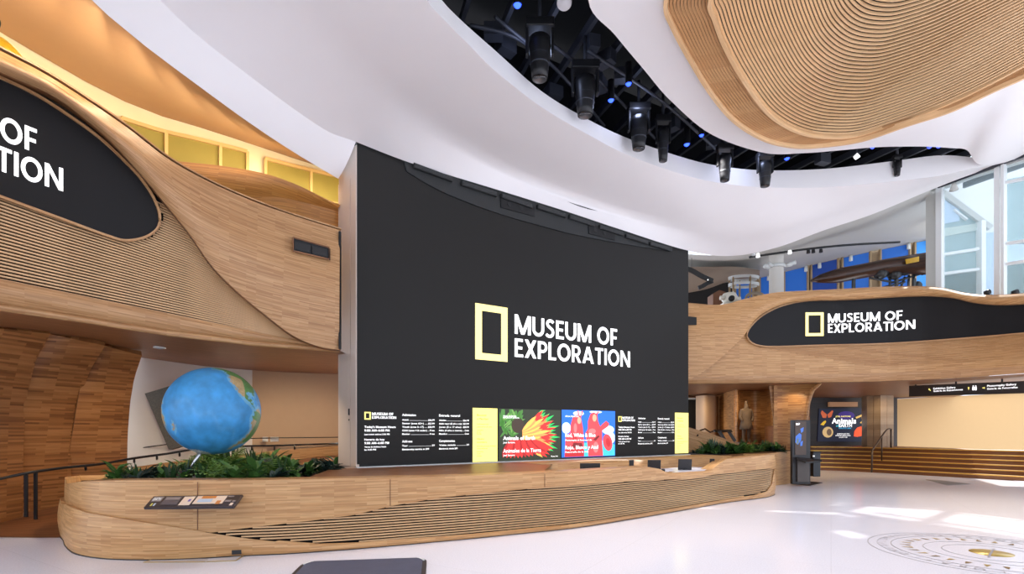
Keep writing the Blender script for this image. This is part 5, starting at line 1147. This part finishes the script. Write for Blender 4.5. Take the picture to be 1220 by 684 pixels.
names = list(J); E_ = [('pel', 'che'), ('che', 'nk'), ('nk', 'hd'), ('hd', 'tp'), ('che', 'ls'), ('ls', 'le'), ('le', 'lh'), ('che', 'rs'), ('rs', 're'), ('re', 'rh'), ('pel', 'lp'), ('lp', 'lk'), ('lk', 'lf'), ('lf', 'lt'), ('pel', 'rp'), ('rp', 'rk'), ('rk', 'rf'), ('rf', 'rt')]
sk.from_pydata([tuple(Vector(J[n])*u_) for n in names], [(names.index(a), names.index(b)) for a, b in E_], [])
bo = bpy.data.objects.new('body', sk); COL.objects.link(bo); bo.parent = st; sk.materials.append(CLAY)
bo.modifiers.new('skin', 'SKIN'); sub = bo.modifiers.new('sub', 'SUBSURF'); sub.levels = 1; sub.render_levels = 1
for i, n in enumerate(names):
    v = sk.skin_vertices[0].data[i]; v.radius = (RD_[n]*u_, RD_[n]*u_*(.75 if n in ('pel', 'che') else 1)); v.use_root = (n == 'pel')
lathe('robe', [(.22*u_, 1.36*u_), (.235*u_, 1.2*u_), (.2*u_, .98*u_), (.24*u_, .8*u_), (.28*u_, .58*u_), (.25*u_, .56*u_)], CLAY, s0_, st, 18)
lathe('top_knot', [(0, 1.82*u_), (.05*u_, 1.8*u_), (.06*u_, 1.74*u_), (0.03*u_, 1.7*u_)], CLAY, s0_, st, 10)
box('plinth', s0_+Vector((0, 0, -.02)), (.6, .5, .05), W_DARK, st)
struct(slab('floor_niche', [xy(850, 17.4), xy(905, 16.9), xy(922, 16.7), xy(922, 19.4), xy(850, 22)], 0, s0_.z-.045, W_DARK))

# planter wall on the right: runs from behind the desk to the kiosk
plr = empty('planter', (7, 15, 0), 'curved oak planter wall behind the right end of the desk', 'planter')
pc = crv([Vector((4.0, 13.2, 0)), Vector((5.2, 13.9, 0)), P(870, 577, 14.4)*1.0, P(905, 577, 14.8), P(930, 577, 15.3), P(943, 577, 15.9), P(945, 577, 16.6)], 40)
pc = [Vector((p.x, p.y, 0)) for p in pc]
ptop = [EYE-(float(np.interp(CX+F*p.x/p.y, [800, 870, 905, 942, 950], [550, 545, 541.5, 537.5, 537.5]))-HZ)/F*p.y for p in pc]
loft('oak_face', [[p+IT*z*(1-t) for p, z in zip(pc, ptop)] for t in np.linspace(0, 1, 4)], W_LIGHT, plr, thick=.08)
pin = [p+Vector((-.35, .55, 0)) for p in pc]
loft('top_shelf', [[p+IT*z for p, z in zip(pc, ptop)], [Vector((a.x, a.y, z+.0)) for a, z in zip(pin, ptop)]], W_DARK, plr)
slab('planting_bed', [(p.x, p.y+.1) for p in pin]+[xy(935, 17), xy(900, 16.9), xy(860, 16.9), xy(810, 17)], 0.2, .9, SOIL); o = [x for x in bpy.data.objects if x.name.startswith('planting_bed')][-1]
tag(o, 'dark planting bed soil in the planter below the statue', 'soil')
for k in range(60):
    t = k/59; x = 828+105*t+random.uniform(-2, 2); Y = random.uniform(15.5, 16.3); 
    put_plant(random.choice((0, 0, 1, 3, 2)), (xy(x, Y)[0], Y, .88), random.uniform(.9, 1.35)*(.55 if x < 838 else 1.0), 'R')

# ---- kiosk
ks = empty('information_kiosk', P(953, 577, 15.0), 'tall dark information kiosk with map screen and side shelf by the steps', 'kiosk')
KB = plain('kiosk_black', (40, 38, 40), .4); KG = plain('kiosk_grey', (92, 84, 80), .45)
Yk = 15.0
kz = lambda y: EYE-(y-HZ)/F*Yk
kx = lambda x: (x-CX)/F*Yk
box('column', ((kx(944)+kx(965.5))/2, Yk+.06, (kz(577)+kz(500.5))/2), (kx(965.5)-kx(944), .12, kz(500.5)-kz(577)), KB, ks, bevel=.01)
box('face_panel', ((kx(946.5)+kx(958))/2+.03, Yk-.01, (kz(542)+kz(502))/2), (kx(958.5)-kx(945.5), .02, kz(502)-kz(542)), plain('kiosk_screen', (86, 68, 58), .4), ks)
box('lower_panel', (kx(956), Yk-.03, (kz(574)+kz(549))/2), (kx(963)-kx(949), .06, kz(549)-kz(574)), KG, ks)
plate('shelf', [P(949, 544.5, 15.0), P(963, 546, 14.9), P(979, 547.5, 14.75), P(979, 549, 14.75), P(960, 550.5, 14.6), P(949, 546.5, 14.8)], (0, .0, -.04), KB, ks)
plate('base_plate', [PF(945, 577), PF(964, 574), PF(980, 575.5), PF(966, 579)], (0, 0, .012), KB, ks)
def kq(x, y, o=.022): return Vector((kx(x), Yk-o, kz(y)))
lettering('kiosk_lettering', 'MAP', lambda a, b: Vector((a, Yk-.022, b)), L_WHITE, ks, kx(948), kz(506.5), kx(952.5)-kx(948), .06, .03)
MB = glow('map_blue', (70, 110, 190), .6); MY = glow('map_yellow', (200, 190, 60), .6)
for nm, pts, mt in (('map_shape', [(953, 511), (957, 509), (956.5, 514), (954, 516)], MB), ('map_shape', [(947.5, 520), (952, 516), (954.5, 518), (954, 525), (950, 530), (947, 527)], MB), ('map_shape', [(948.5, 524), (951, 522), (951, 528), (948.5, 529)], MY), ('map_shape', [(953, 527), (956, 525), (955.5, 531), (953, 531.5)], MB)):
    mesh_obj(nm, [kq(*p) for p in pts], [tuple(range(len(pts)))], mt, ks)
bn = empty('waste_bin', P(970, 567, 16.2), 'slim dark waste bin standing behind the kiosk', 'bin')
box('body', P(970, 553, 16.2), (8.5/F*16.2, .3, 29/F*16.2), plain('bin_slate', (52, 56, 62), .45), bn, bevel=.015)
box('lid', P(970, 538.8, 16.2), (9.2/F*16.2, .33, .05), BLACKM, bn, bevel=.01); box('label', P(969.5, 543.5, 16.03), (.06, .01, .05), L_RULE, bn)

# ---- steps (they sweep round) and upper landing
NSTEP = 6; RISE = .15
front = crv([P(945, 513, 21.5), PF(968, 560), PF(1000, 561), PF(1040, 563), PF(1100, 566.5), PF(1160, 570), PF(1220, 573.5), PF(1330, 583)], 50)
front = [Vector((p.x, p.y, 0)) for p in front]
sn = []
for i, p in enumerate(front):
    t = front[min(i+1, 49)]-front[max(i-1, 0)]; n = Vector((-t.y, t.x, 0)).normalized(); sn.append(n if n.y > 0 else -n)
stp = bpy.data.objects.new('floor_steps', None); COL.objects.link(stp); stp.location = (10, 20, 0); stp['kind'] = 'structure'
for k in range(NSTEP):
    d0, d1 = k*.36, (k+1)*.36 if k < NSTEP-1 else 9.0
    a = [p+n*d0+IT*(k*RISE) for p, n in zip(front, sn)]; b = [p+IT*RISE for p in a]
    if k < NSTEP-1: c = [p+n*(d1+.02)+IT*((k+1)*RISE) for p, n in zip(front, sn)]
    else: c = [Vector((p.x+(p.x-12)*.1, 26, (k+1)*RISE)) for p in front]
    loft('step', [a, b], W_STEP, stp, smooth=False); loft('tread', [b, c], W_STEP, stp, smooth=False)
    sweep('nosing', [p+Vector((0, -.008, -.012)) for p in b], rect(.06, .036), GOLDN, stp)
# handrail on the steps
hrn = empty('stair_handrail', PF(1038, 565), 'thin bronze handrail with three posts on the steps', 'handrail')
HB = plain('rail_bronze', (74, 60, 50), .4, .5)
Yh0, Yh1 = 19.0, 21.2
tube('top_rail', crv([P(1039, 537, Yh0), P(1048, 523.5, 20.0), P(1057.5, 511.5, 21.0), P(1061, 511, 21.3)], 16), .03, HB, hrn)
tube('post', [P(1039, 536, Yh0), P(1038.5, 563, Yh0)], .03, HB, hrn); tube('post', [P(1050.5, 521, 20.2), P(1050.5, 549, 20.2)], .025, HB, hrn); tube('post', [P(1061.5, 511, 21.3), P(1061.5, 535.5, 21.3)], .03, HB, hrn)
# pillar clad in grey oak boards
pi = empty('square_pillar', P(1048, 532, 22.3), 'square pillar clad in greyish oak boards at the top of the steps', 'pillar')
xs = [1033, 1041, 1048.5, 1049, 1057, 1064.5]
for x0, x1, Y0, Y1 in ((1033, 1040.5, 22.6, 22.4), (1041, 1048.5, 22.4, 22.2)): plate('board', [P(x0, 533.5, Y0), P(x1, 533.5, Y1), P(x1, 462, Y1), P(x0, 462, Y0)], (.1, .5, 0), W_PILLAR, pi)
for x0, x1 in ((1049, 1056.7), (1057, 1064.7)): plate('board', [P(x0, 533.5, 22.2), P(x1, 533.5, 22.2), P(x1, 462, 22.2), P(x0, 462, 22.2)], (0, .5, 0), W_PILLAR, pi)
# cream lit wall at the back
struct(plate('wall_back_right', [P(1069, 533, 24), P(1330, 539, 22), P(1330, 462, 22), P(1069, 475.5, 24)], (0, .2, 0), CREAM))
struct(plate('trim_6', [P(1064, 533, 23.9), P(1069, 533, 23.9), P(1069, 475, 23.9), P(1330, 461, 21.9), P(1330, 440, 21.9), P(1064, 455, 23.9)], (0, .1, 0), plain('dark_bronze', (46, 34, 28), .5)))
DWD = wood('dark_panelling', (36, 24, 20), (44, 30, 24), (54, 36, 28), strip=.12, length=3)
struct(plate('wall_back_dark', [P(955, 545, 24.04), P(1066, 545, 24.04), P(1066, 455, 24.04), P(955, 455, 24.04)], (0, .2, 0), DWD))
# exhibition screen
ex = empty('exhibition_screen', P(1005, 527, 24.0), 'dark exhibition screen reading Animals of Earth beyond the steps', 'screen')
Ye = 24.0; ef = lambda a, b, o=.0: Vector(((a-CX)/F*Ye, Ye-.012-o, EYE-(b-HZ)/F*Ye))
plate('display', [ef(974, 526), ef(1034, 526.5), ef(1034, 486), ef(976, 487)], (0, .05, 0), glow('screen_navy', (22, 26, 44), .8), ex)
plate('soffit_light', [P(988.5, 484.5, 23.9), P(1022, 484.5, 23.9), P(1022, 479, 23.9), P(988.5, 479, 23.9)], (0, .15, 0), glow('light_box_brown', (150, 110, 80), .5), ex)
def el_(cx, cy, rx, ry, n=14, r=0): return [(cx+rx*math.cos(t)*math.cos(r)-ry*math.sin(t)*math.sin(r), cy+rx*math.cos(t)*math.sin(r)+ry*math.sin(t)*math.cos(r)) for t in np.linspace(0, 2*math.pi, n, endpoint=False)]
def eprint(nm, polys, c, s, o):
    V, Fc = [], []
    for p in polys: b = len(V); V += [ef(x, y, o) for x, y in p]; Fc.append(tuple(range(b, b+len(p))))
    mesh_obj(nm, V, Fc, glow('ex_'+nm, c, s), ex)
eprint('violet_glow', [el_(1008, 495, 10, 5)], (60, 40, 120), .6, .004)
eprint('butterfly', [[(985, 494), (979, 489), (977.5, 492), (980, 498), (984, 498)], [(985.5, 494), (991, 489), (992.5, 490), (990, 497), (986.5, 498)]], (176, 84, 50), .8, .008)
eprint('bird', [[(977, 506), (981, 502), (983.5, 501), (984, 503), (981, 507)]], (200, 160, 40), .9, .008)
eprint('furry_animal', [el_(986, 515, 6.5, 6.5)], (190, 160, 110), .8, .008); eprint('furry_face', [el_(987.5, 515, 3, 4)], (96, 76, 60), .8, .012)
eprint('golden_monkey', [el_(1029, 498, 3, 5), el_(1029.5, 491, 2.5, 2.5), [(1019, 497), (1026, 494), (1027, 496), (1020, 499)], [(1026, 502), (1029, 502), (1028, 505), (1024, 504)]], (210, 170, 90), .8, .008)
eprint('orange_frog', [[(1017, 520), (1017.5, 514), (1021, 509.5), (1026, 508), (1033.5, 509), (1033.5, 521), (1026, 519.5), (1021, 520.5)]], (230, 80, 36), .9, .008)
def etxt(b, x, y, w_, cap, mt=L_WHITE, bold=.02): lettering('exhibit_lettering', b, lambda a, c: Vector((a, Ye-.03, c)), mt, ex, (x-CX)/F*Ye, EYE-(y-HZ)/F*Ye, w_/F*Ye, cap/F*Ye, bold)
etxt('JOEL SARTORE', 995, 497, 18, 1.7, L_YEL); etxt('Animals', 990.5, 504.5, 29, 6.2, L_WHITE, .04); etxt('of', 995.5, 508.5, 3, 2.5, glow('cyan_print', (60, 180, 200), .9)); etxt('EARTH', 999, 508.8, 15.5, 4, L_WHITE, .03); etxt('PHOTO ARK', 999, 511, 15, 1.5, glow('cyan_print2', (60, 170, 220), .9)); etxt('EXHIBITION NOW OPEN', 997, 517.6, 14.5, 1.3); etxt('EXPOSICIÓN ABIERTA AHORA', 995, 519.6, 18, 1.3); etxt('GALLERY ONE', 999, 521.6, 10, 1.1)
# hanging wayfinding bar
hs_ = empty('hanging_sign', P(1150, 455, 15.4), 'long dark hanging wayfinding bar with gallery names above the steps', 'sign')
HA, HBp = P(1083, 460, 16.6), P(1330, 449, 12.6)
HA2, HB2 = (HA.x, HA.y), (HBp.x, HBp.y)
hp = lambda x, y, o=0: PP(x, y, HA2, HB2, o)
hd = Vector((HB2[0]-HA2[0], HB2[1]-HA2[1], 0)); hn = Vector((hd.y, -hd.x, 0)).normalized(); hn = hn if hn.dot(Vector((-HA2[0], -HA2[1], 0))) > 0 else -hn
plate('bar', [hp(1083, 472.3), hp(1220, 468.3), hp(1330, 465), hp(1330, 450), hp(1220, 454.5), hp(1083, 460)], -hn*.15, plain('bar_dark', (50, 42, 38), .45), hs_)
sweep('bar_edge', [hp(1083, 460, .01), hp(1330, 450, .01)], rect(.02, .02), HB, hs_); sweep('bar_edge', [hp(1083, 472.3, .01), hp(1330, 465, .01)], rect(.02, .02), HB, hs_)
for x in (1091, 1139, 1194):
    a = hp(x, 459.5, -.07); sweep('hanger', [a, Vector((a.x, a.y, a.z+.25))], rect(.03, .03), BLACKM, hs_, up=Vector((0, 1, 0)))
def hs_s(px, py): p = hp(px, py, .012); return (Vector((p.x, p.y, 0))-Vector((HA.x, HA.y, 0))).dot(hd.normalized()), p.z
def hf(s, z): q = Vector((HA.x, HA.y, 0))+hd.normalized()*s+hn*.012; return Vector((q.x, q.y, z))
def htxt(b, x0, x1, y, cap, mt=L_WHITE, bold=.02):
    (a, z), (c, _) = hs_s(x0, y), hs_s(x1, y); lettering('sign_lettering', b, hf, mt, hs_, a, z, c-a, cap/F*hp(x0, y).y, bold)
htxt('Exhibition Gallery', 1112, 1138.5, 464.2, 2.3); htxt('Galería de Exposiciones', 1112, 1147, 467, 2.0); htxt('Photography Gallery', 1176, 1211, 461, 2.3); htxt('Galería de Fotografías', 1176, 1212.5, 464.4, 2.0)
def harrow(cx, cy, a, r=1.7):
    pts = [(-1, .25), (.2, .25), (.2, .8), (1, 0), (.2, -.8), (.2, -.25), (-1, -.25)]
    mesh_obj('arrow_symbol', [hp(cx+r*(x*math.cos(a)-y*math.sin(a)), cy-r*(x*math.sin(a)+y*math.cos(a)), .013) for x, y in pts], [tuple(range(7))], L_YEL, hs_)
harrow(1107.5, 464.3, 2.35); harrow(1154, 462.7, math.pi/2); harrow(1172, 462.2, 0)
for x in (1159.5, 1162.5):
    mesh_obj('toilet_symbol', [hp(px_, py_, .013) for px_, py_ in ((x-1, 461), (x+1, 461), (x+1.2, 464), (x+.6, 465.2), (x-.6, 465.2), (x-1.2, 464))], [tuple(range(6))], L_WHITE, hs_)
    mesh_obj('toilet_symbol', [hp(x+.8*math.cos(t), 460+.8*math.sin(t), .013) for t in np.linspace(0, 2*math.pi, 8, endpoint=False)], [tuple(range(8))], L_WHITE, hs_)
lathe('downlight', [(0, .03), (.12, .03), (.13, -.01), (0, -.01)], L_WHITE, P(1013, 462.8, 19.2), None, 14); o = [x for x in bpy.data.objects if x.name.startswith('downlight') and x.type == 'MESH'][-1]; tag(o, 'lit round downlight in the underside above the steps', 'downlight')
for (x, y, z), tg, pw in (((11.2, 19.5, 3.0), (11.2, 19.6, 0), 150), ((17, 21.5, 3.0), (17.5, 24, 1.5), 30), ((20, 20.5, 3.0), (20.5, 23, 1.5), 30), ((14.5, 18, 3.0), (14.5, 18.4, 0), 150), ((7.7, 17.2, 3.0), (8.1, 18.4, 1.2), 70), ((7.0, 19.6, 3.0), (7.2, 21, 1.2), 60), ((8.6, 15.95, 2.95), (8.7, 16.4, 1.0), 22), ((9.6, 17.0, 3.0), (9.4, 16.2, 1.0), 40), ((15.4, 21.3, 3.0), (15.9, 22.2, 1.6), 35)): spot_light('downlight_lamp', (x, y, z), tg, pw, (1, .78, .5), 120)

# ============================================================ FLOOR DETAILS
ring_c = PF(1181, 659); cmp_ = empty('floor_compass', (ring_c.x, ring_c.y, 0), 'large round compass inlay with brass centre set in the white floor', 'floor inlay')
def ring(nm, r, w_, mt, z=.003, n=96):
    V = []; Fc = []
    for k in range(n):
        a = 2*math.pi*k/n
        for rr_, zz in ((r-w_/2, 0.001), (r-w_/2, z), (r+w_/2, z), (r+w_/2, 0.001)): V.append(ring_c+Vector((rr_*math.cos(a), rr_*math.sin(a), zz)))
    for k in range(n):
        for j in range(3): Fc.append((k*4+j, ((k+1) % n)*4+j, ((k+1) % n)*4+j+1, k*4+j+1))
    mesh_obj(nm, V, Fc, mt, cmp_)
for r, w_ in ((1.33, .012), (1.06, .012), (.70, .01), (.50, .01), (1.22, .004)): ring('ring', r, w_, INLAY)
lathe('brass_disc', [(0, .004), (.225, .004), (.225, .001)], GOLD, ring_c, cmp_, 48)
BR = plain('bronze_inlay', (126, 98, 52), .5)
for k in range(32):
    a = 2*math.pi*k/32; d = Vector((math.cos(a), math.sin(a), 0)); t = Vector((-d.y, d.x, 0)); p = ring_c+IT*.004
    mesh_obj('pointer', [p+d*.98, p+d*.84+t*.035, p+d*.84-t*.035], [(0, 1, 2)], BR if k % 2 else GOLD, cmp_)
for a0 in (.75,):
    d = Vector((math.cos(a0), math.sin(a0), 0)); t = Vector((-d.y, d.x, 0)); p = ring_c+IT*.0055
    mesh_obj('needle', [p-d*.36-t*.012, p+d*.36-t*.012, p+d*.36+t*.012, p-d*.36+t*.012], [(0, 1, 2, 3)], INLAY, cmp_)
txt = 'EXPLORATION'
for k in range(44):
    ch = txt[k % len(txt)]; a = 2.9-k*2*math.pi/44; V_, F_ = text_mesh(ch, .0)
    d = Vector((math.cos(a), math.sin(a), 0)); t = Vector((d.y, -d.x, 0)); p = ring_c+d*1.12+IT*.0035
    mesh_obj('inlaid_letter', [p+t*(v[0]*.14-.04)+d*(v[1]*.14) for v in V_], F_, INLAY, cmp_)
# far floor hatch
hx = plate('floor_hatch', [PF(1103, 571.5)+IT*.006, PF(1118, 572)+IT*.006, PF(1156, 577)+IT*.006, PF(1128, 578.3)+IT*.006], (0, 0, -.006), plain('hatch_grey', (112, 106, 104), .6, 0, noise=.2)); tag(hx, 'grey metal floor hatch in front of the steps', 'floor hatch')
# dark ribbed mat in the foreground
mt_ = empty('floor_mat', PF(440, 690), 'dark ribbed floor mat with rounded corners at the lower edge of the view', 'mat')
ma, mb_ = PF(373, 671.5), PF(503, 667); md = (mb_-ma).normalized(); mp_ = Vector((md.y, -md.x, 0)); mw = (mb_-ma).length+.16; o0 = ma-md*.10
def rrect(o, w_, d_, r, inset=0):
    out = []
    for cx, cy, a0 in ((r, r, math.pi), (w_-r, r, -math.pi/2), (w_-r, d_-r, 0), (r, d_-r, math.pi/2)):
        for a in np.linspace(a0, a0+math.pi/2, 7): out.append(o+md*(cx+(r-inset)*math.cos(a))+mp_*(cy+(r-inset)*math.sin(a)))
    return out
slab('frame', [(p.x, p.y) for p in rrect(o0, mw, 1.1, .2)], .0, .03, plain('mat_frame', (50, 44, 48), .5), mt_)
RIBM = plain('mat_rib', (88, 92, 112), .4, noise=.2)
for k in range(34):
    yy = .05+k*.03; dd_ = max(0, .2-yy, yy-.9); ins = .2-math.sqrt(max(0, .04-dd_*dd_))
    sweep('rib', [o0+md*(.05+ins)+mp_*yy+IT*.034, o0+md*(mw-.05-ins)+mp_*yy+IT*.034], rect(.019, .012), RIBM, mt_)
for u in (.035, mw-.035): sweep('corner_handle', [o0+md*(u+(.05 if u < .5 else -.05))+mp_*.07+IT*.036, o0+md*u+mp_*.17+IT*.036], rect(.022, .012), ALU, mt_)

# ============================================================ LIGHTING RIG IN THE SLOT
for k in range(26):
    x = -3+k*.75; a, b = Vector((x+1.5, 4.0, 8.4)), Vector((x-3.5+1.2, 15.5, 8.9))
    o = sweep('rig_batten', [a, b], rect(.07, .16), TRUSS); tag(o, 'black batten in a row across the dark lighting slot', 'batten', 'black battens in the lighting slot')
for k, (pa, pb) in enumerate((((560, 30), (640, 60)), ((590, 20), (720, 150)), ((640, 40), (780, 165)), ((700, 60), (860, 185)))):
    o = tube('rig_pipe', crv([PZ(*pa, 8.2), PZ((pa[0]+pb[0])/2+6, (pa[1]+pb[1])/2-4, 8.2), PZ(*pb, 8.2)], 14), .03, TRUSS); tag(o, ('black pipe crossing the slot, nearest the ceiling edge', 'black pipe through the slot beside the largest fixture', 'black pipe through the middle of the slot', 'black pipe over the smaller fixtures')[k], 'pipe')
def moving_head(x, y0, y1, wpx, zb, lab, slim=False, small=False):
    bot = PZ(x, y1, zb); Y = bot.y; Ht = (y1-y0)/F*Y; wd = wpx/F*Y
    m = empty('stage_light', (bot.x, bot.y, bot.z), lab, 'stage light', 'stage lights in the slot')
    lathe('body', [(0, Ht*.72), (wd*.46, Ht*.72), (wd*.5, Ht*.6), (wd*.46, Ht*.45), (wd*.38, Ht*.12), (wd*.34, 0.0), (wd*.3, 0.0), (wd*.28, .03), (0, .03)], BLACKM, bot, m, 16)
    for z in (.25, .4, .55): lathe('cooling_rib', [(wd*.47*(.8+.25*z), Ht*(z+.015)), (wd*.5*(.8+.3*z), Ht*z), (wd*.47*(.8+.25*z), Ht*(z-.015))], TRUSS, bot, m, 16)
    for s in (-1, 1): box('yoke_arm', bot+Vector((s*wd*.56, 0, Ht*.66)), (wd*.12, wd*.35, Ht*.5), BLACKM, m, bevel=.01)
    box('base_housing', bot+Vector((0, 0, Ht*.95)), (wd*1.25, wd*.7, Ht*.16), BLACKM, m, bevel=.015)
    lathe('clamp', [(0, .5), (.03, .5), (.03, 0), (0, 0)], TRUSS, bot+Vector((0, 0, Ht*1.02)), m, 8)
    lathe('lens', [(0, .02), (wd*.26, .01), (wd*.29, .0)], plain('lens_glint', (120, 120, 124), .1, .6), bot+Vector((0, 0, -.005)), m, 16)
for a in ((643, 28, 94, 27, 7.15, 'largest black stage light in the slot, nearest the camera'), (697, 78, 137.5, 26, 7.15, 'second large black stage light from the left in the slot'), (761, 127, 177.5, 21, 7.2, 'third black stage light from the left with a tapered barrel'), (790, 140, 192, 14, 7.15, 'slim black stage light right of the tapered one'), (863.5, 174, 215.5, 15, 7.2, 'slim black stage light hanging before the pale fascia, left of two'), (911.5, 183, 222, 15, 7.25, 'slim black stage light hanging before the pale fascia, right of two'), (1069, 186, 209.5, 8, 8.1, 'small black spotlight at the right end of the slot')): moving_head(*a)
BLUEL = glow('blue_lamp', (40, 70, 255), 5.0, (10, 10, 40)); BLUEM = glow('blue_lamp_dim', (60, 80, 240), 3.0, (10, 10, 40))
for k, (x, y, r, lab) in enumerate(((616.5, 8, 5.2, 'brightest round blue lamp at the top of the slot'), (749, 101.5, 4, 'blue lamp beside the third stage light, upper'), (728, 121, 4, 'blue lamp left of the third stage light, lower'), (818.5, 173.5, 3.8, 'blue lamp in the middle of the slot, lower one'), (836, 162.5, 3.2, 'blue lamp in the middle of the slot, upper one'), (938, 190, 3.4, 'blue lamp right of the two slim stage lights'), (1040, 177, 2.6, 'dim blue lamp at the edge of the island right of the white spot'), (1108, 176.5, 2.8, 'dim blue lamp near the right tip of the slot, left one'), (1119, 176, 2.8, 'dim blue lamp near the right tip of the slot, right one'))):
    zz = 7.9 if x < 900 else 8.3; p = PZ(x, y, zz); rr_ = r/F*p.y*.9
    b_ = empty('blue_lamp', p, lab, 'lamp', 'blue lamps in the slot')
    lathe('lens', [(0, .02), (rr_*.7, .015), (rr_, .05)], BLUEL if k < 6 else BLUEM, p, b_, 14, axis=Vector((0, .35, 1)).normalized()); lathe('can', [(rr_*1.05, .02), (rr_*1.1, .05), (rr_*1.1, .4), (0, .42)], BLACKM, p, b_, 14)
for x, y in ((640, 60), (760, 130), (900, 185)): pl_ = bpy.data.lights.new('blue_lamp_glow', 'POINT'); pl_.energy = 12; pl_.color = (.55, .65, 1); pl_.shadow_soft_size = .1; po_ = bpy.data.objects.new('blue_lamp_glow', pl_); COL.objects.link(po_); po_.location = PZ(x, y, 7.9)
p = PZ(672, 5, 7.9); tag(lathe('ceiling_disc', [(0, 0), (.1, .0), (.11, .02), (.11, .05), (0, .05)], plain('disc_white', (226, 224, 226), .5), p, None, 24, axis=Vector((.1, .3, 1)).normalized()), 'white round disc high in the lighting slot', 'detector')
p = PZ(1020, 187, 8.1); wo_ = empty('small_spot', p, 'tiny white lit spot in the right part of the slot', 'lamp'); lathe('head', [(0, -.05), (.05, -.04), (.06, .06), (0, .07)], L_WHITE, p, wo_, 12, axis=Vector((.6, -.5, .5)).normalized()); tube('arm', [p+Vector((0, 0, .05)), p+Vector((.1, .1, .4))], .015, TRUSS, wo_)
for k, (x, y) in enumerate(((588, 38), (603, 56), (575, 62), (705, 55), (722, 70), (742, 90), (660, 110), (715, 100), (640, 62), (800, 150), (850, 170), (980, 190))):
    p = PZ(x, y, 8.4); o = box('junction_box', p, (.32, .2, .22), TRUSS, rz=.6*k); tag(o, 'small black equipment box among the battens in the slot', 'equipment box', 'equipment boxes in the slot')

# ============================================================ LAMPS OF THE PLACE
# theatre rig shining down through the slot
for x, y in ((0.2, 7.5), (2.0, 9.6), (4.6, 11.6), (8.0, 12.3)): spot_light('rig_lamp', (x, y, 7.6), (x+1.0, y-3.2, 0), 800, (1, .97, .97), 100, .9, .2)
# warm cove on the upper left floor, washing wall and ceiling
for k in range(M8*2-2, M8*5+1, 2):
    a = cvc[k]; b0 = fl[k]
    area_light('wall_washer', (b0.x+(a.x-b0.x)*.3, b0.y+(a.y-b0.y)*.3, 6.33), (a.x, a.y, 5.7), 1.3, 12, (1, .86, .64), .06)
# daylight and lamps on the upper right gallery
for x, y in ((8.5, 19.5), (12.0, 17.5)): area_light('gallery_lamp', (x, y, 4.6), (x, y, 9), 1.6, 25, (.95, .97, 1.0))
